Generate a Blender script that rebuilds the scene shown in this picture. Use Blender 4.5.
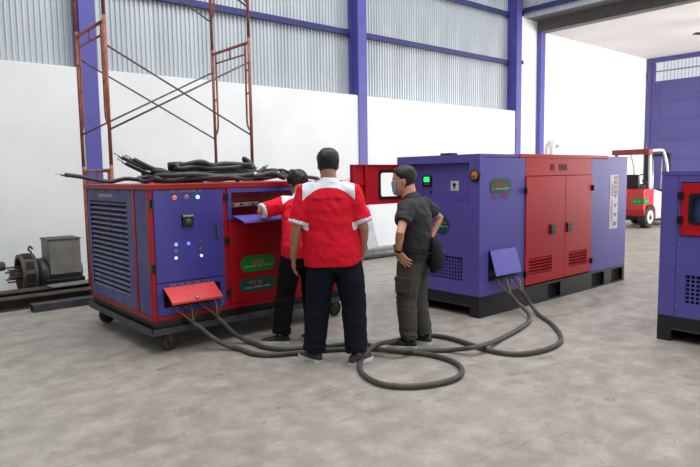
import bpy, bmesh, math, random
from math import radians, sin, cos, pi
from mathutils import Vector, Matrix, noise
random.seed(7)
V = Vector
for o in list(bpy.data.objects): bpy.data.objects.remove(o, do_unlink=True)
scene = bpy.context.scene
col = scene.collection

# ------------------------------------------------------------------ camera
CAM_H = 1.5
PITCH, YAW, ROLL = radians(5.52), radians(49.49), radians(-0.868)
_d = V((cos(YAW)*cos(PITCH), sin(YAW)*cos(PITCH), -sin(PITCH)))
_r = V((sin(YAW), -cos(YAW), 0)); _u = _r.cross(_d)
_r, _u = _r*cos(ROLL)+_u*sin(ROLL), -_r*sin(ROLL)+_u*cos(ROLL)
cd = bpy.data.cameras.new('camera'); cam = bpy.data.objects.new('camera', cd); col.objects.link(cam)
cd.sensor_width = 36; cd.lens = 601/700*36; cd.clip_end = 200
m = Matrix((_r, _u, -_d)).transposed().to_4x4(); m.translation = (0, 0, CAM_H); cam.matrix_world = m
scene.camera = cam

# ------------------------------------------------------------------ world, lights, exposure
w = bpy.data.worlds.new('overcast_sky'); scene.world = w; w.use_nodes = True
bg = w.node_tree.nodes['Background']; bg.inputs[0].default_value = (0.93, 0.97, 1.0, 1); bg.inputs[1].default_value = 0.75
def area(name, loc, target, sx, sy, power, color=(1, 1, 1)):
    l = bpy.data.lights.new(name, 'AREA'); l.shape = 'RECTANGLE'; l.size = sx; l.size_y = sy; l.energy = power; l.color = color
    o = bpy.data.objects.new(name, l); col.objects.link(o); o.location = loc
    o.rotation_euler = (V(target)-V(loc)).to_track_quat('-Z', 'Y').to_euler()
area('hall_skylight', (5, 3.0, 8.5), (5, 3.4, 0), 12, 8, 980, (0.98, 0.99, 1.0))
area('annex_door_daylight', (18.4, .6, 2.7), (18.0, 9, .2), 5.4, 4.6, 900, (1.0, 0.98, 0.97))
area('hall_door_daylight', (7.5, -7.5, 3.0), (6.5, 9, 1.8), 9, 4.5, 300, (1.0, 0.99, 0.98))
vs = scene.view_settings; vs.view_transform = 'Standard'; vs.look = 'None'; vs.exposure = 0.0; vs.gamma = 1.0; vs.use_curve_mapping = False

# ------------------------------------------------------------------ materials
def lin(c):
    return tuple(((x/255)/12.92 if x/255 <= .04045 else ((x/255+.055)/1.055)**2.4) for x in c)+(1,)
MATS = {}
def mat(name, rgb, rough=.5, metal=0, rgb2=None, scale=6, detail=5, bump=0, bscale=None, spec=.5, stretch=(1, 1, 1), lo=.35, hi=.65, emit=0, coat=0):
    if name in MATS: return MATS[name]
    M = bpy.data.materials.new(name); M.use_nodes = True; nt = M.node_tree; b = nt.nodes['Principled BSDF']
    b.inputs['Base Color'].default_value = lin(rgb); b.inputs['Roughness'].default_value = rough; b.inputs['Metallic'].default_value = metal
    b.inputs['Specular IOR Level'].default_value = spec
    if coat: b.inputs['Coat Weight'].default_value = coat
    if emit: b.inputs['Emission Color'].default_value = lin(rgb); b.inputs['Emission Strength'].default_value = emit
    tc = nt.nodes.new('ShaderNodeTexCoord'); mp = nt.nodes.new('ShaderNodeMapping'); mp.inputs['Scale'].default_value = stretch
    nt.links.new(tc.outputs['Object'], mp.inputs[0])
    if rgb2 is None: rgb2 = tuple(int(x*.93) for x in rgb)
    n = nt.nodes.new('ShaderNodeTexNoise'); n.inputs['Scale'].default_value = scale; n.inputs['Detail'].default_value = detail
    nt.links.new(mp.outputs[0], n.inputs['Vector'])
    r = nt.nodes.new('ShaderNodeValToRGB'); r.color_ramp.elements[0].position = lo; r.color_ramp.elements[1].position = hi
    r.color_ramp.elements[0].color = lin(rgb2); r.color_ramp.elements[1].color = lin(rgb)
    nt.links.new(n.outputs['Fac'], r.inputs[0]); nt.links.new(r.outputs[0], b.inputs['Base Color'])
    if bump:
        n2 = nt.nodes.new('ShaderNodeTexNoise'); n2.inputs['Scale'].default_value = bscale or scale*4; n2.inputs['Detail'].default_value = 6
        nt.links.new(mp.outputs[0], n2.inputs['Vector'])
        bp = nt.nodes.new('ShaderNodeBump'); bp.inputs['Strength'].default_value = bump; bp.inputs['Distance'].default_value = .02
        nt.links.new(n2.outputs['Fac'], bp.inputs['Height']); nt.links.new(bp.outputs[0], b.inputs['Normal'])
    MATS[name] = M; return M

def concrete_floor():
    M = bpy.data.materials.new('concrete_floor'); M.use_nodes = True; nt = M.node_tree; b = nt.nodes['Principled BSDF']; L = nt.links.new
    N = nt.nodes.new
    tc = N('ShaderNodeTexCoord')
    def noise_(scale, detail, lo, hi, stretch=(1, 1, 1), loc=(0, 0, 0), dist=0, rough=.6):
        mp = N('ShaderNodeMapping'); mp.inputs['Scale'].default_value = stretch; mp.inputs['Location'].default_value = loc; L(tc.outputs['Object'], mp.inputs[0])
        n = N('ShaderNodeTexNoise'); n.inputs['Scale'].default_value = scale; n.inputs['Detail'].default_value = detail
        n.inputs['Distortion'].default_value = dist; n.inputs['Roughness'].default_value = rough; L(mp.outputs[0], n.inputs['Vector'])
        mr = N('ShaderNodeMapRange'); mr.inputs['From Min'].default_value = lo; mr.inputs['From Max'].default_value = hi; L(n.outputs['Fac'], mr.inputs['Value']); return mr.outputs[0]
    def mix(f, a, c):
        mx = N('ShaderNodeMix'); mx.data_type = 'RGBA'; L(f, mx.inputs[0])
        for s, v in ((6, a), (7, c)):
            if hasattr(v, 'links'): L(v, mx.inputs[s])
            else: mx.inputs[s].default_value = lin(v)
        return mx.outputs[2]
    c = mix(noise_(1.7, 9, .3, .7, (.7, 1.3, 1), dist=.9), (130, 124, 115), (150, 143, 133))
    c = mix(noise_(5, 9, .42, .75), c, (170, 163, 153))
    c = mix(noise_(1.1, 8, .62, .82, (.55, 1.5, 1), (3, 1, 0), .8), c, (96, 92, 88))
    c = mix(noise_(2.6, 9, .64, .74, (1, 1, 1), (11, 5, 0), .3, .7), c, (84, 80, 76))
    c = mix(noise_(3.2, 10, .60, .70, (.5, 1.6, 1), (7, 21, 0), 1.6, .72), c, (98, 92, 86))
    c = mix(noise_(7, 10, .63, .72, (1, 1, 1), (1, 9, 0), .9, .75), c, (88, 83, 78))
    c = mix(noise_(45, 3, .60, .8), c, (112, 107, 100))
    L(c, b.inputs['Base Color'])
    mr = N('ShaderNodeMapRange'); mr.inputs['To Min'].default_value = .42; mr.inputs['To Max'].default_value = .62
    L(noise_(2, 6, .3, .7), mr.inputs['Value']); L(mr.outputs[0], b.inputs['Roughness'])
    bp = N('ShaderNodeBump'); bp.inputs['Strength'].default_value = .08; bp.inputs['Distance'].default_value = .01
    L(noise_(30, 6, 0, 1), bp.inputs['Height']); L(bp.outputs[0], b.inputs['Normal'])
    return M
FLOOR = concrete_floor()
WHITE = mat('white_plaster', (236, 238, 238), .85, rgb2=(228, 230, 230), scale=1.3, bump=.04, bscale=25)
CEIL = mat('white_ceiling', (226, 222, 219), .9, rgb2=(216, 212, 209), scale=.6)
STEELPUR = mat('purple_steel_paint', (90, 86, 166), .45, rgb2=(82, 78, 156), scale=3)
GIRT = mat('blue_girt_paint', (46, 48, 108), .45)
CLAD = mat('galvanised_sheet', (194, 200, 204), .45, .35, rgb2=(176, 183, 188), scale=2, stretch=(1, 1, .12))
BEAM = mat('grey_beam_paint', (104, 100, 98), .6, rgb2=(92, 88, 86))
GATE = mat('gate_purple', (84, 80, 142), .55, rgb2=(76, 72, 132), scale=1)
PUR = mat('generator_purple', (92, 85, 164), .42, rgb2=(87, 80, 157), scale=2.5, spec=.35)
PURA = mat('loadbank_purple', (62, 58, 150), .36, rgb2=(54, 50, 134), scale=3)
PURD = mat('dusty_purple', (92, 92, 136), .65, rgb2=(74, 72, 130), scale=4, detail=8)
RED = mat('generator_red', (186, 16, 34), .4, rgb2=(176, 13, 30), scale=2, spec=.3)
REDA = mat('loadbank_red', (162, 8, 22), .4, spec=.3, rgb2=(146, 6, 18), scale=3)
REDD = mat('dusty_red', (170, 66, 58), .65, rgb2=(150, 44, 40), scale=7, detail=8)
REDF = mat('lighter_red_flap', (214, 56, 58), .4, rgb2=(196, 46, 50), scale=5)  # lighter red than the rest of the load bank
BLACK = mat('black_paint', (24, 23, 25), .42)
BLACKM = mat('black_plastic', (16, 16, 18), .35)
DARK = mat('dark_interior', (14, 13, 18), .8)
SKIDG = mat('grey_skid', (70, 72, 78), .5, rgb2=(48, 48, 52), scale=8)
RUBBER = mat('cable_rubber', (78, 75, 70), .6, rgb2=(64, 61, 57), scale=20)
RUBBERD = mat('dark_cable_rubber', (58, 60, 62), .5, rgb2=(42, 44, 46), scale=20)
LUG = mat('tinned_lug', (170, 165, 150), .3, .9)
SILVER = mat('silver_metal', (190, 192, 195), .3, .9)
GREENS = mat('green_sticker', (20, 128, 48), .4)
GREEND = mat('dark_green_sticker', (22, 78, 62), .4)
PRINTW = mat('print_white', (200, 205, 200), .5)
PRINTO = mat('print_orange', (220, 110, 50), .5)
PRINTR = mat('print_red', (200, 50, 60), .5)
PRINTM = mat('print_magenta', (200, 40, 110), .5)
PRINTK = mat('print_black', (40, 34, 38), .5)
TAG = mat('engraved_tag', (150, 145, 130), .5)
RUSTRED = mat('scaffold_red_paint', (168, 94, 76), .6, rgb2=(116, 72, 56), scale=9, detail=8)
BRACE = mat('scaffold_brace', (104, 92, 84), .6, rgb2=(78, 66, 60), scale=12)
OLDSTEEL = mat('old_steel', (92, 86, 78), .6, .3, rgb2=(66, 60, 54), scale=10, detail=8)
RUSTY = mat('rusty_beam', (74, 62, 54), .75, rgb2=(48, 40, 36), scale=6, detail=8)
GREYPL = mat('grey_plate', (128, 126, 118), .6, .1, rgb2=(112, 108, 98), scale=5)

# ------------------------------------------------------------------ mesh helpers
class MB:
    def __init__(s): s.bm = bmesh.new()
    def box(s, x0, x1, y0, y1, z0, z1):
        vs_ = [s.bm.verts.new((x, y, z)) for z in (z0, z1) for y in (y0, y1) for x in (x0, x1)]
        for f in ((0, 2, 3, 1), (4, 5, 7, 6), (0, 1, 5, 4), (2, 6, 7, 3), (0, 4, 6, 2), (1, 3, 7, 5)): s.bm.faces.new([vs_[i] for i in f])
        return s
    def obox(s, c, a, b, h):
        c, a, b, h = V(c), V(a), V(b), V(h)
        vs_ = [s.bm.verts.new(c+a*i+b*j+h*k) for k in (-1, 1) for j in (-1, 1) for i in (-1, 1)]
        for f in ((0, 2, 3, 1), (4, 5, 7, 6), (0, 1, 5, 4), (2, 6, 7, 3), (0, 4, 6, 2), (1, 3, 7, 5)): s.bm.faces.new([vs_[i] for i in f])
        return s
    def loft(s, rings, cap=True):
        prev = None; first = None
        for ring in rings:
            cur = [s.bm.verts.new(p) for p in ring]
            if prev:
                n = len(cur)
                for i in range(n): s.bm.faces.new((prev[i], prev[(i+1) % n], cur[(i+1) % n], cur[i]))
            else: first = cur
            prev = cur
        if cap: s.bm.faces.new(first[::-1]); s.bm.faces.new(prev)
        return s
    def tube(s, pts, r, n=10, closed=False, cap=True):
        pts = [V(p) for p in pts]; rings = []; up = None; N = len(pts)
        for i, p in enumerate(pts):
            a = pts[i-1] if (i or closed) else p; b = pts[(i+1) % N] if (i < N-1 or closed) else p
            t = (b-a).normalized()
            if up is None: up = V((0, 0, 1)) if abs(t.z) < .9 else V((1, 0, 0))
            u = (up-t*up.dot(t)).normalized(); up = u; v = t.cross(u)
            rr = r[i] if isinstance(r, (list, tuple)) else r
            rings.append([p+u*rr*cos(2*pi*k/n)+v*rr*sin(2*pi*k/n) for k in range(n)])
        if closed: rings.append(rings[0]); cap = False
        s.loft(rings, cap)
        if closed: bmesh.ops.remove_doubles(s.bm, verts=s.bm.verts, dist=1e-6)
        return s
    def cyl(s, p0, p1, r0, r1=None, n=16): return s.tube([p0, p1], [r0, r0 if r1 is None else r1], n)
    def lathe(s, c, axis, prof, n=20):
        c = V(c); t = V(axis).normalized(); up = V((0, 0, 1)) if abs(t.z) < .9 else V((1, 0, 0))
        u = (up-t*up.dot(t)).normalized(); v = t.cross(u)
        return s.loft([[c+t*h+(u*cos(2*pi*k/n)+v*sin(2*pi*k/n))*r for k in range(n)] for h, r in prof])
    def ring(s, c, axis, prof, n=20):
        c = V(c); t = V(axis).normalized(); up = V((0, 0, 1)) if abs(t.z) < .9 else V((1, 0, 0))
        u = (up-t*up.dot(t)).normalized(); v = t.cross(u); prof = list(prof)+[prof[0]]
        s.loft([[c+t*h+(u*cos(2*pi*k/n)+v*sin(2*pi*k/n))*r for k in range(n)] for h, r in prof], False)
        bmesh.ops.remove_doubles(s.bm, verts=s.bm.verts, dist=1e-5); return s
    def prism(s, poly, h):
        h = V(h); return s.loft([[V(p) for p in poly], [V(p)+h for p in poly]])
    def ball(s, c, rx, ry=None, rz=None, n=12):
        mt = Matrix.Translation(V(c)) @ Matrix.Diagonal((rx, ry or rx, rz or rx, 1))
        bmesh.ops.create_uvsphere(s.bm, u_segments=n, v_segments=max(6, n*2//3), radius=1, matrix=mt); return s
    def build(s, name, material, parent=None, smooth=False, bevel=0, loc=None):
        bmesh.ops.recalc_face_normals(s.bm, faces=s.bm.faces)
        if bevel:
            es = [e for e in s.bm.edges if len(e.link_faces) == 2 and e.calc_face_angle(0) > .5]
            bmesh.ops.bevel(s.bm, geom=es, offset=bevel, segments=2, profile=.5, affect='EDGES')
        me = bpy.data.meshes.new(name); s.bm.to_mesh(me); s.bm.free(); me.materials.append(material)
        if smooth:
            for p in me.polygons: p.use_smooth = True
        o = bpy.data.objects.new(name, me); col.objects.link(o)
        if parent: o.parent = parent
        if loc: o.location = loc
        return o
def tag(o, label=None, cat=None, group=None, kind=None):
    if label: o['label'] = label
    if cat: o['category'] = cat
    if group: o['group'] = group
    if kind: o['kind'] = kind
    return o
def empty(name, loc, rz=0):
    o = bpy.data.objects.new(name, None); col.objects.link(o); o.location = loc; o.rotation_euler = (0, 0, rz); o.empty_display_size = .2; return o
def share(src, parent, loc=(0, 0, 0), rz=0):
    c = src.copy(); col.objects.link(c); c.parent = parent; c.location = loc; c.rotation_euler = (0, 0, rz); return c
def BX(name, m_, parent, x0, x1, y0, y1, z0, z1, bevel=0): return MB().box(x0, x1, y0, y1, z0, z1).build(name, m_, parent, bevel=bevel)
def rrect(c, a, b, ha, hb, r, n=5):
    """rounded rectangle outline; a, b unit axes"""
    c, a, b = V(c), V(a), V(b); out = []
    for sx, sy, a0 in ((1, 1, 0), (-1, 1, pi/2), (-1, -1, pi), (1, -1, 3*pi/2)):
        for k in range(n+1):
            t = a0+pi/2*k/n
            out.append(c+a*(sx*(ha-r)+r*cos(t))+b*(sy*(hb-r)+r*sin(t)))
    return out
def catmull(P, n=8, closed=False):
    P = [V(p) for p in P]; out = []; N = len(P)
    for i in range(N if closed else N-1):
        g = (lambda k: P[k % N]) if closed else (lambda k: P[max(0, min(N-1, k))])
        a, b, c, d = g(i-1), g(i), g(i+1), g(i+2)
        for k in range(n):
            t = k/n; out.append(.5*((2*b)+(c-a)*t+(2*a-5*b+4*c-d)*t*t+(3*b-a-3*c+d)*t**3))
    if not closed: out.append(P[-1])
    return out
def glyphs(mb, o, a, b, length, height, n, depth, seed=0):
    """small unreadable printed characters as raised strokes"""
    rnd = random.Random(seed); o, a, b = V(o), V(a), V(b); nrm = a.cross(b)*depth; w_ = length/n
    for i in range(n):
        if rnd.random() < .14: continue
        x = o+a*(w_*i)
        k = rnd.random()
        for (cx, cy, hx, hy) in ((.18, .5, .1, .5), (.62, .5, .1, .5 if k > .4 else .25), (.4, .92 if k > .5 else .5, .3, .09), (.4, .08, .3 if k > .3 else .05, .09)):
            mb.obox(x+a*(cx*w_)+b*(cy*height)+nrm*.5, a*(hx*w_), b*(hy*height), nrm*.5)
def text_mesh(name, body, m_, parent, o, a, b, size):
    cu = bpy.data.curves.new(name, 'FONT'); cu.body = body; cu.size = size; cu.extrude = .002
    t = bpy.data.objects.new(name, cu); col.objects.link(t)
    dg = bpy.context.evaluated_depsgraph_get(); me = bpy.data.meshes.new_from_object(t.evaluated_get(dg))
    bpy.data.objects.remove(t, do_unlink=True)
    me.materials.clear(); me.materials.append(m_)
    a, b = V(a), V(b); mt = Matrix((a, b, a.cross(b))).transposed().to_4x4(); mt.translation = V(o); me.transform(mt)
    r = bpy.data.objects.new(name, me); col.objects.link(r); r.parent = parent; return r

# ================================================================== THE SETTING
YW = 9.2; ZW = 3.1; CEILZ = 5.25; XE = 13.95; XB = 14.53; XG = 21.16
tag(MB().box(-9, 34, -13, 9.6, -.2, 0).build('floor', FLOOR), 'grey stained concrete floor of the workshop', 'floor', kind='structure')
tag(MB().box(-7, 13.78, YW, 9.45, 0, ZW).build('wall_back', WHITE), 'white plastered lower wall behind the machines', 'wall', kind='structure')
tag(MB().box(13.78, 21.4, YW, 9.45, 0, 5.6).build('wall_annex', WHITE), 'white plastered side wall of the annex beyond the beam', 'wall', kind='structure')
tag(MB().box(-7.2, -7, -12, 9.45, 0, 7.5).build('shade_wall_left', mat('left_wall_grey', (150, 154, 156), .8)), 'unseen grey end wall of the hall, added to cut sky light from the left', 'wall', kind='structure')  # out-of-view wall added to darken the faces turned left
tag(MB().box(-7, 34, -9.7, -9.5, 0, 7.5).build('shade_wall_front', mat('left_wall_grey', (150, 154, 156), .8)), 'unseen grey long wall behind the camera, added to cut low sky light', 'wall', kind='structure')  # out-of-view wall added to block horizon sky on upright faces
# corrugated cladding: sheets
wu = tag(empty('wall_upper', (0, 9.5, ZW)), 'grey corrugated steel cladding above the white wall', 'wall', kind='structure')
def sheet(width, h, pitch=.076, amp=.012):
    mb = MB(); n = round(width/pitch); pr = []
    for i in range(n):
        for t, y in ((0, 0), (.3, 0), (.45, -2*amp), (.85, -2*amp)): pr.append(((i+t)*pitch, y))
    pr.append((n*pitch, 0))
    lo_ = [mb.bm.verts.new((x, y, 0)) for x, y in pr]; hi_ = [mb.bm.verts.new((x, y, h)) for x, y in pr]
    for i in range(len(pr)-1): mb.bm.faces.new((lo_[i], lo_[i+1], hi_[i+1], hi_[i]))
    return mb, n*pitch
mb, SW = sheet(.76, 4.9)
s0 = mb.build('cladding_sheet', CLAD, wu); s0.location = (-6.6, 0, -.02)
x = -6.6+SW; k = 1
while x < 14.0:
    share(s0, wu, (x, (k % 2)*.006, -.02)); x += SW; k += 1
# steel columns (H section) and girts
for xc in (-2.32, 2.93, 8.23, 13.66):
    c = MB(); X0, X1 = xc-.105, xc+.115
    c.box(X0, X1, 9.17, 9.19, 0, 8); c.box(xc-.01, xc+.012, 9.19, 9.44, 0, 8); c.box(X0, X1, 9.44, 9.46, ZW, 8)
    c.box(X0+.004, xc-.01, 9.19, 9.2, 0, ZW)
    tag(c.build('trim_column', STEELPUR), 'purple steel column standing against the back wall', 'column', 'purple steel columns', kind='structure')
for zc in (4.36, 5.57, 6.78):
    for a_, b_ in ((-6.9, -2.43), (-2.2, 2.82), (3.05, 8.12), (8.35, 13.55)):
        g = MB().box(a_, b_, 9.39, 9.46, zc-.055, zc+.055)
        tag(g.build('trim_girt', GIRT, bevel=.006), 'blue horizontal girt across the corrugated cladding', 'girt', 'blue wall girts', kind='structure')
    tag(MB().box(13.775, 13.9, 9.2, 9.3, zc-.05, zc+.05).build('trim_cleat', GIRT), 'short blue girt end on the last purple column', 'bracket', 'girt ends', kind='structure')
# gable end above the opening
wg = tag(empty('wall_gable', (XE, 9.45, 5.47)), 'corrugated gable cladding above the grey lintel beam', 'wall', kind='structure')
x = 0; k = 0
mb, SW = sheet(.76, 2.6)
g0 = None
while x < 14:
    if g0 is None: g0 = mb.build('gable_sheet', CLAD, wg); g0.rotation_euler = (0, 0, -pi/2); g0.location = (0, 0, 0)
    else: share(g0, wg, (0, -x, 0), -pi/2)
    x += SW
BX('gable_rail', GIRT, None, XE-.1, XE-.03, -4.5, 9.2, 5.62, 5.72)
tag(bpy.data.objects['gable_rail'], 'blue rail along the foot of the gable cladding', 'rail', kind='structure')
tag(BX('trim_soffit', BEAM, None, XE+.03, XB-.03, -4.5, 9.45, 5.49, 5.53), 'dark soffit between gable cladding and beam', 'soffit', kind='structure')
bm_ = MB(); bm_.box(XB, XB+.03, -4.5, 9.2, 5.22, 5.95); bm_.box(XB-.03, XB+.25, -4.5, 9.2, 5.2, 5.22)
tag(bm_.build('trim_beam', BEAM), 'deep dark grey lintel beam over the annex opening', 'beam', kind='structure')
tag(BX('trim_post', STEELPUR, None, XB, XB+.2, 9.08, 9.2, 0, 5.2), 'slim purple post under the end of the grey beam', 'post', kind='structure')
tag(BX('ceiling', CEIL, None, XB+.25, 21.4, -4.5, 9.45, CEILZ, CEILZ+.12), 'white flat ceiling of the annex', 'ceiling', kind='structure')
# far purple gate
gt = tag(empty('gate', (XG, 9.15, 0)), 'tall purple sheet metal gate with barred opening along the top', 'gate')
def GB(name, y0, y1, z0, z1, x0=0, x1=.06, m_=GATE, par=None): return BX(name, m_, par or gt, x0, x1, y0, y1, z0, z1)
GB('gate_post', -.12, 0, 0, 5.24, -.04, .1); GB('top_rail', -4.72, -.12, 5.1, 5.24, -.02, .1)
zs = [.05, 1.26, 1.9, 2.54, 3.18, 3.81, 4.45]
for leaf in range(2):
    y1 = -.14-leaf*2.3; y0 = y1-2.26
    GB('stile', y1-.1, y1, .05, 5.08); GB('stile', y0, y0+.06, .05, 5.08); GB('stile', y1-.3, y1-.24, .05, 4.46)
    for z in zs: GB('rail', y0+.06, y1-.1, z-.025, z+.025, -.005, .05)
    for i in range(len(zs)-1):
        GB('sheet_panel', y0+.06, y1-.3, zs[i]+.025, zs[i+1]-.025, .015, .03); GB('sheet_panel', y1-.24, y1-.1, zs[i]+.025, zs[i+1]-.025, .015, .03)
    GB('grille_rail', y0+.06, y1-.1, 4.78, 4.81, .0, .04)
    yy = y0+.14; q = None
    while yy < y1-.34 if leaf == 0 else yy < y1-.1:
        b_ = MB().cyl((.03, 0, 4.48), (.03, 0, 5.08), .006, n=6).build('bar', GATE, gt) if q is None else share(q, gt)
        q = q or b_; b_.location = (0, yy, 0); yy += .11
for z in (.8, 2.2, 4.55): MB().cyl((-.03, -.02, z), (-.03, -.02, z+.22), .035, n=10).build('hinge', GATE, gt)
tag(BX('door_latch_wall', WHITE, None, XG-.02, XG+.15, -4.5, 4.4, 0, 5.25), 'white end wall beside the purple gate', 'wall', kind='structure').name = 'wall_far'
# gooseneck pipe on annex wall
gp = MB(); arc = [V((15.1, 9.05, z)) for z in (0, .8, 1.6, 2.15)]+[V((15.1+.16*(1-cos(t)), 9.05, 2.15+.18*sin(t))) for t in [pi*k/10 for k in range(1, 9)]]
r_ = empty('gooseneck_pipe', (15.1, 9.05, 0)); tag(r_, 'white gooseneck vent pipe standing against the annex wall', 'pipe')
PIPEW = mat('white_pipe', (236, 236, 234), .35)
MB().tube([p-V((15.1, 9.05, 0)) for p in arc], .075, 14).build('pipe', PIPEW, r_, True)
e_ = arc[-1]-V((15.1, 9.05, 0)); d_ = (arc[-1]-arc[-2]).normalized()
MB().ring(e_, d_, [(-.01, .08), (0, .1), (.03, .1), (.03, .085), (.0, .07)], 14).build('outlet_rim', PIPEW, r_, True)
MB().box(-.09, .09, .05, .15, 1.2, 1.24).build('wall_bracket', SILVER, r_)
# ceiling fan in the annex
cf = empty('ceiling_fan', (17.05, 5.72, CEILZ)); tag(cf, 'dark ceiling fan under the white annex ceiling', 'fan')
MB().cyl((0, 0, 0), (0, 0, -.3), .015, n=8).build('down_rod', BLACK, cf)
MB().lathe((0, 0, -.45), (0, 0, 1), [(0, .05), (.02, .11), (.12, .12), (.17, .05)]).build('motor', BLACK, cf, True)
for k in range(3):
    a_ = radians(148+120*k); t = V((cos(a_), sin(a_), 0)); s_ = V((-sin(a_), cos(a_), .15))
    MB().obox(t*.36+V((0, 0, -.37)), t*.27, s_*.065, V((0, 0, .006))).build('blade', BLACK, cf)

# ================================================================== GENERATOR-TYPE CABINETS
def lattice(name, parent, plane, a0, a1, z0, z1, pa, pz, bar, m_, depth, sgn=-1):
    """perforated vent: a lattice of bars at plane x (faces -X) with a dark backing"""
    mb = MB(); a = a0
    while a <= a1+1e-6: mb.box(plane-depth, plane, a-bar/2, a+bar/2, z0, z1); a += pa
    z = z0
    while z <= z1+1e-6: mb.box(plane-depth*.8, plane-.001, a0, a1, z-bar/2, z+bar/2); z += pz
    return tag(mb.build(name, m_, parent), kind='stuff')
def hinge(name, parent, c, ax='y'):
    mb = MB(); x, y, z = c
    if ax == 'y': mb.box(x-.022, x+.022, y-.014, y, z-.032, z+.032); mb.cyl((x, y-.016, z-.036), (x, y-.016, z+.036), .009, n=8)
    else: mb.box(x-.014, x, y-.024, y+.024, z-.032, z+.032); mb.cyl((x-.016, y, z-.036), (x-.016, y, z+.036), .009, n=8)
    return mb.build(name, BLACKM, parent)
def sticker(name, m_, parent, c, a, b, ha, hb, r, rows):
    a, b = V(a), V(b); n = a.cross(b)
    mb = MB(); mb.prism(rrect(V(c)+n*.0005, a, b, ha, hb, r), n*.003); o = mb.build(name, m_, parent)
    for i, (mm, a0, b0, ln, ht, cnt) in enumerate(rows):
        mb = MB(); glyphs(mb, V(c)+a*a0+b*b0+n*.0035, a, b, ln, ht, cnt, .001, seed=i+int(ha*1000)); mb.build('print', mm, o)
    return o
EX, EY, EZ = V((1, 0, 0)), V((0, 1, 0)), V((0, 0, 1))

# ---------------------------------------------------------------- load bank (left)
A = tag(empty('load_bank', (1.965, 4.87, 0)), 'purple and red wheeled load bank cabinet with black louvres and cables on top', 'generator')
LA, DA, ZB, ZT = 2.13, 1.62, .29, 1.45
mb = MB(); mb.box(-.02, LA+.02, -.018, DA+.02, .17, .2)
for x0, x1, y0, y1 in ((-.02, LA+.02, -.018, -.008), (-.02, -.01, -.018, DA+.02)): mb.box(x0, x1, y0, y1, .2, .225)
mb.build('base_tray', SKIDG, A)
BX('plinth', BLACK, A, .02, LA-.02, .02, DA-.02, .2, ZB)
# inner carcass leaves the hatch bay and the cable bay hollow
mb = MB(); mb.box(.035, LA-.03, .2, DA-.02, ZB, 1.405); mb.box(.035, LA-.03, .012, .2, ZB, .34); mb.box(.72, LA-.03, .012, .2, .34, 1.12); mb.box(.035, .72, .03, .2, .62, 1.405); mb.box(.72, .76, .012, .2, 1.12, 1.405)
mb.build('carcass', REDA, A)
mb = MB()
mb.box(0, .04, 0, .04, ZB, 1.405); mb.box(LA-.04, LA, 0, .04, ZB, 1.405); mb.box(0, .04, DA-.04, DA, ZB, 1.405); 
BX('corner_post', REDA, A, LA-.04, LA, DA-.04, DA, ZB, 1.404)
mb.box(.04, LA-.04, 0, .03, ZB, .328); mb.box(0, .03, .04, DA-.04, ZB, .325);
mb.build('frame', REDA, A, bevel=.003)
BX('mid_post', REDA, A, .69, .73, 0, .03, .329, 1.404); BX('divider_strip', REDA, A, 0, .03, .31, .36, .326, 1.404)
mb = MB(); mb.box(-.012, LA+.012, -.012, DA+.012, 1.405, ZT); mb.build('top_lid', REDD, A, bevel=.005)
BX('front_rim', REDA, A, .0, LA+.012, -.016, -.012, 1.408, 1.447)
# end face
BX('corner_panel', PURD, A, .006, .03, .045, .305, .33, 1.4)
mb = MB(); mb.box(.004, .03, .365, .5, .33, 1.4); mb.box(.004, .03, 1.51, DA-.045, .33, 1.4); mb.box(.004, .03, .5, 1.51, 1.29, 1.4); mb.box(.004, .03, .5, 1.51, .33, .43)
mb.build('louvre_surround', PURD, A)
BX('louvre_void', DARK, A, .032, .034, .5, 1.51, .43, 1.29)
sl = MB().obox((0, 1.005, 0), (.010, 0, .009), (0, .505, 0), (-.0015, 0, .0015)).build('slat', mat('dusty_slat', (124, 124, 152), .7, rgb2=(98, 98, 138), scale=9), A)
sl.location = (.016, 0, .445)
for k in range(1, 18): share(sl, A, (.016, 0, .445+k*.0485))
mb = MB()
for y in (.38, .7, 1.0, 1.3, 1.56):
    for z in (1.385, .345): mb.cyl((.004, y, z), (-.002, y, z), .009, n=8)
mb.build('bolt_row', OLDSTEEL, A)
pl = BX('name_plate', TAG, A, .001, .004, .84, 1.22, 1.33, 1.36)
MB().box(.03, LA-.03, DA-.03, DA, .33, 1.4).build('back_panel', PURD, A)
MB().box(LA-.03, LA-.004, .04, DA-.04, .33, 1.4).build('end_panel', PURA, A)
# front door
dr = BX('door', PURA, A, .042, .688, -.006, .026, .613, 1.402, bevel=.003)
mb = MB(); mb.box(.042, .688, -.004, .026, .562, .607); mb.box(.042, .688, -.004, .026, .332, .395); mb.box(.042, .1, -.004, .026, .395, .562); mb.box(.635, .688, -.004, .026, .395, .562)
mb.build('lower_panel', PURA, A)
mb = MB(); mb.box(.095, .64, .05, .2, .39, .57); 
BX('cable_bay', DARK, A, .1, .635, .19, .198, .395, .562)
fl = MB(); fl.prism([(.1, -.006, .566), (.57, -.006, .566), (.57, -.165, .462), (.1, -.165, .462)], (0, .004, .006)); fl.prism([(.1, -.165, .462), (.57, -.165, .462), (.57, -.165, .445), (.1, -.165, .445)], (0, .004, 0))
fo = fl.build('cable_flap', REDF, A); MB().cyl((.33, -.16, .47), (.33, -.15, .49), .012, n=10).build('flap_lock', SILVER, fo, True)
hinge('hinge', A, (.022, 0, 1.29)); hinge('hinge', A, (.022, 0, .745)); hinge('hinge', A, (.722, 0, .922)); hinge('hinge', A, (.722, 0, .441)); hinge('hinge', A, (.722, 0, 1.32))
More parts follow.
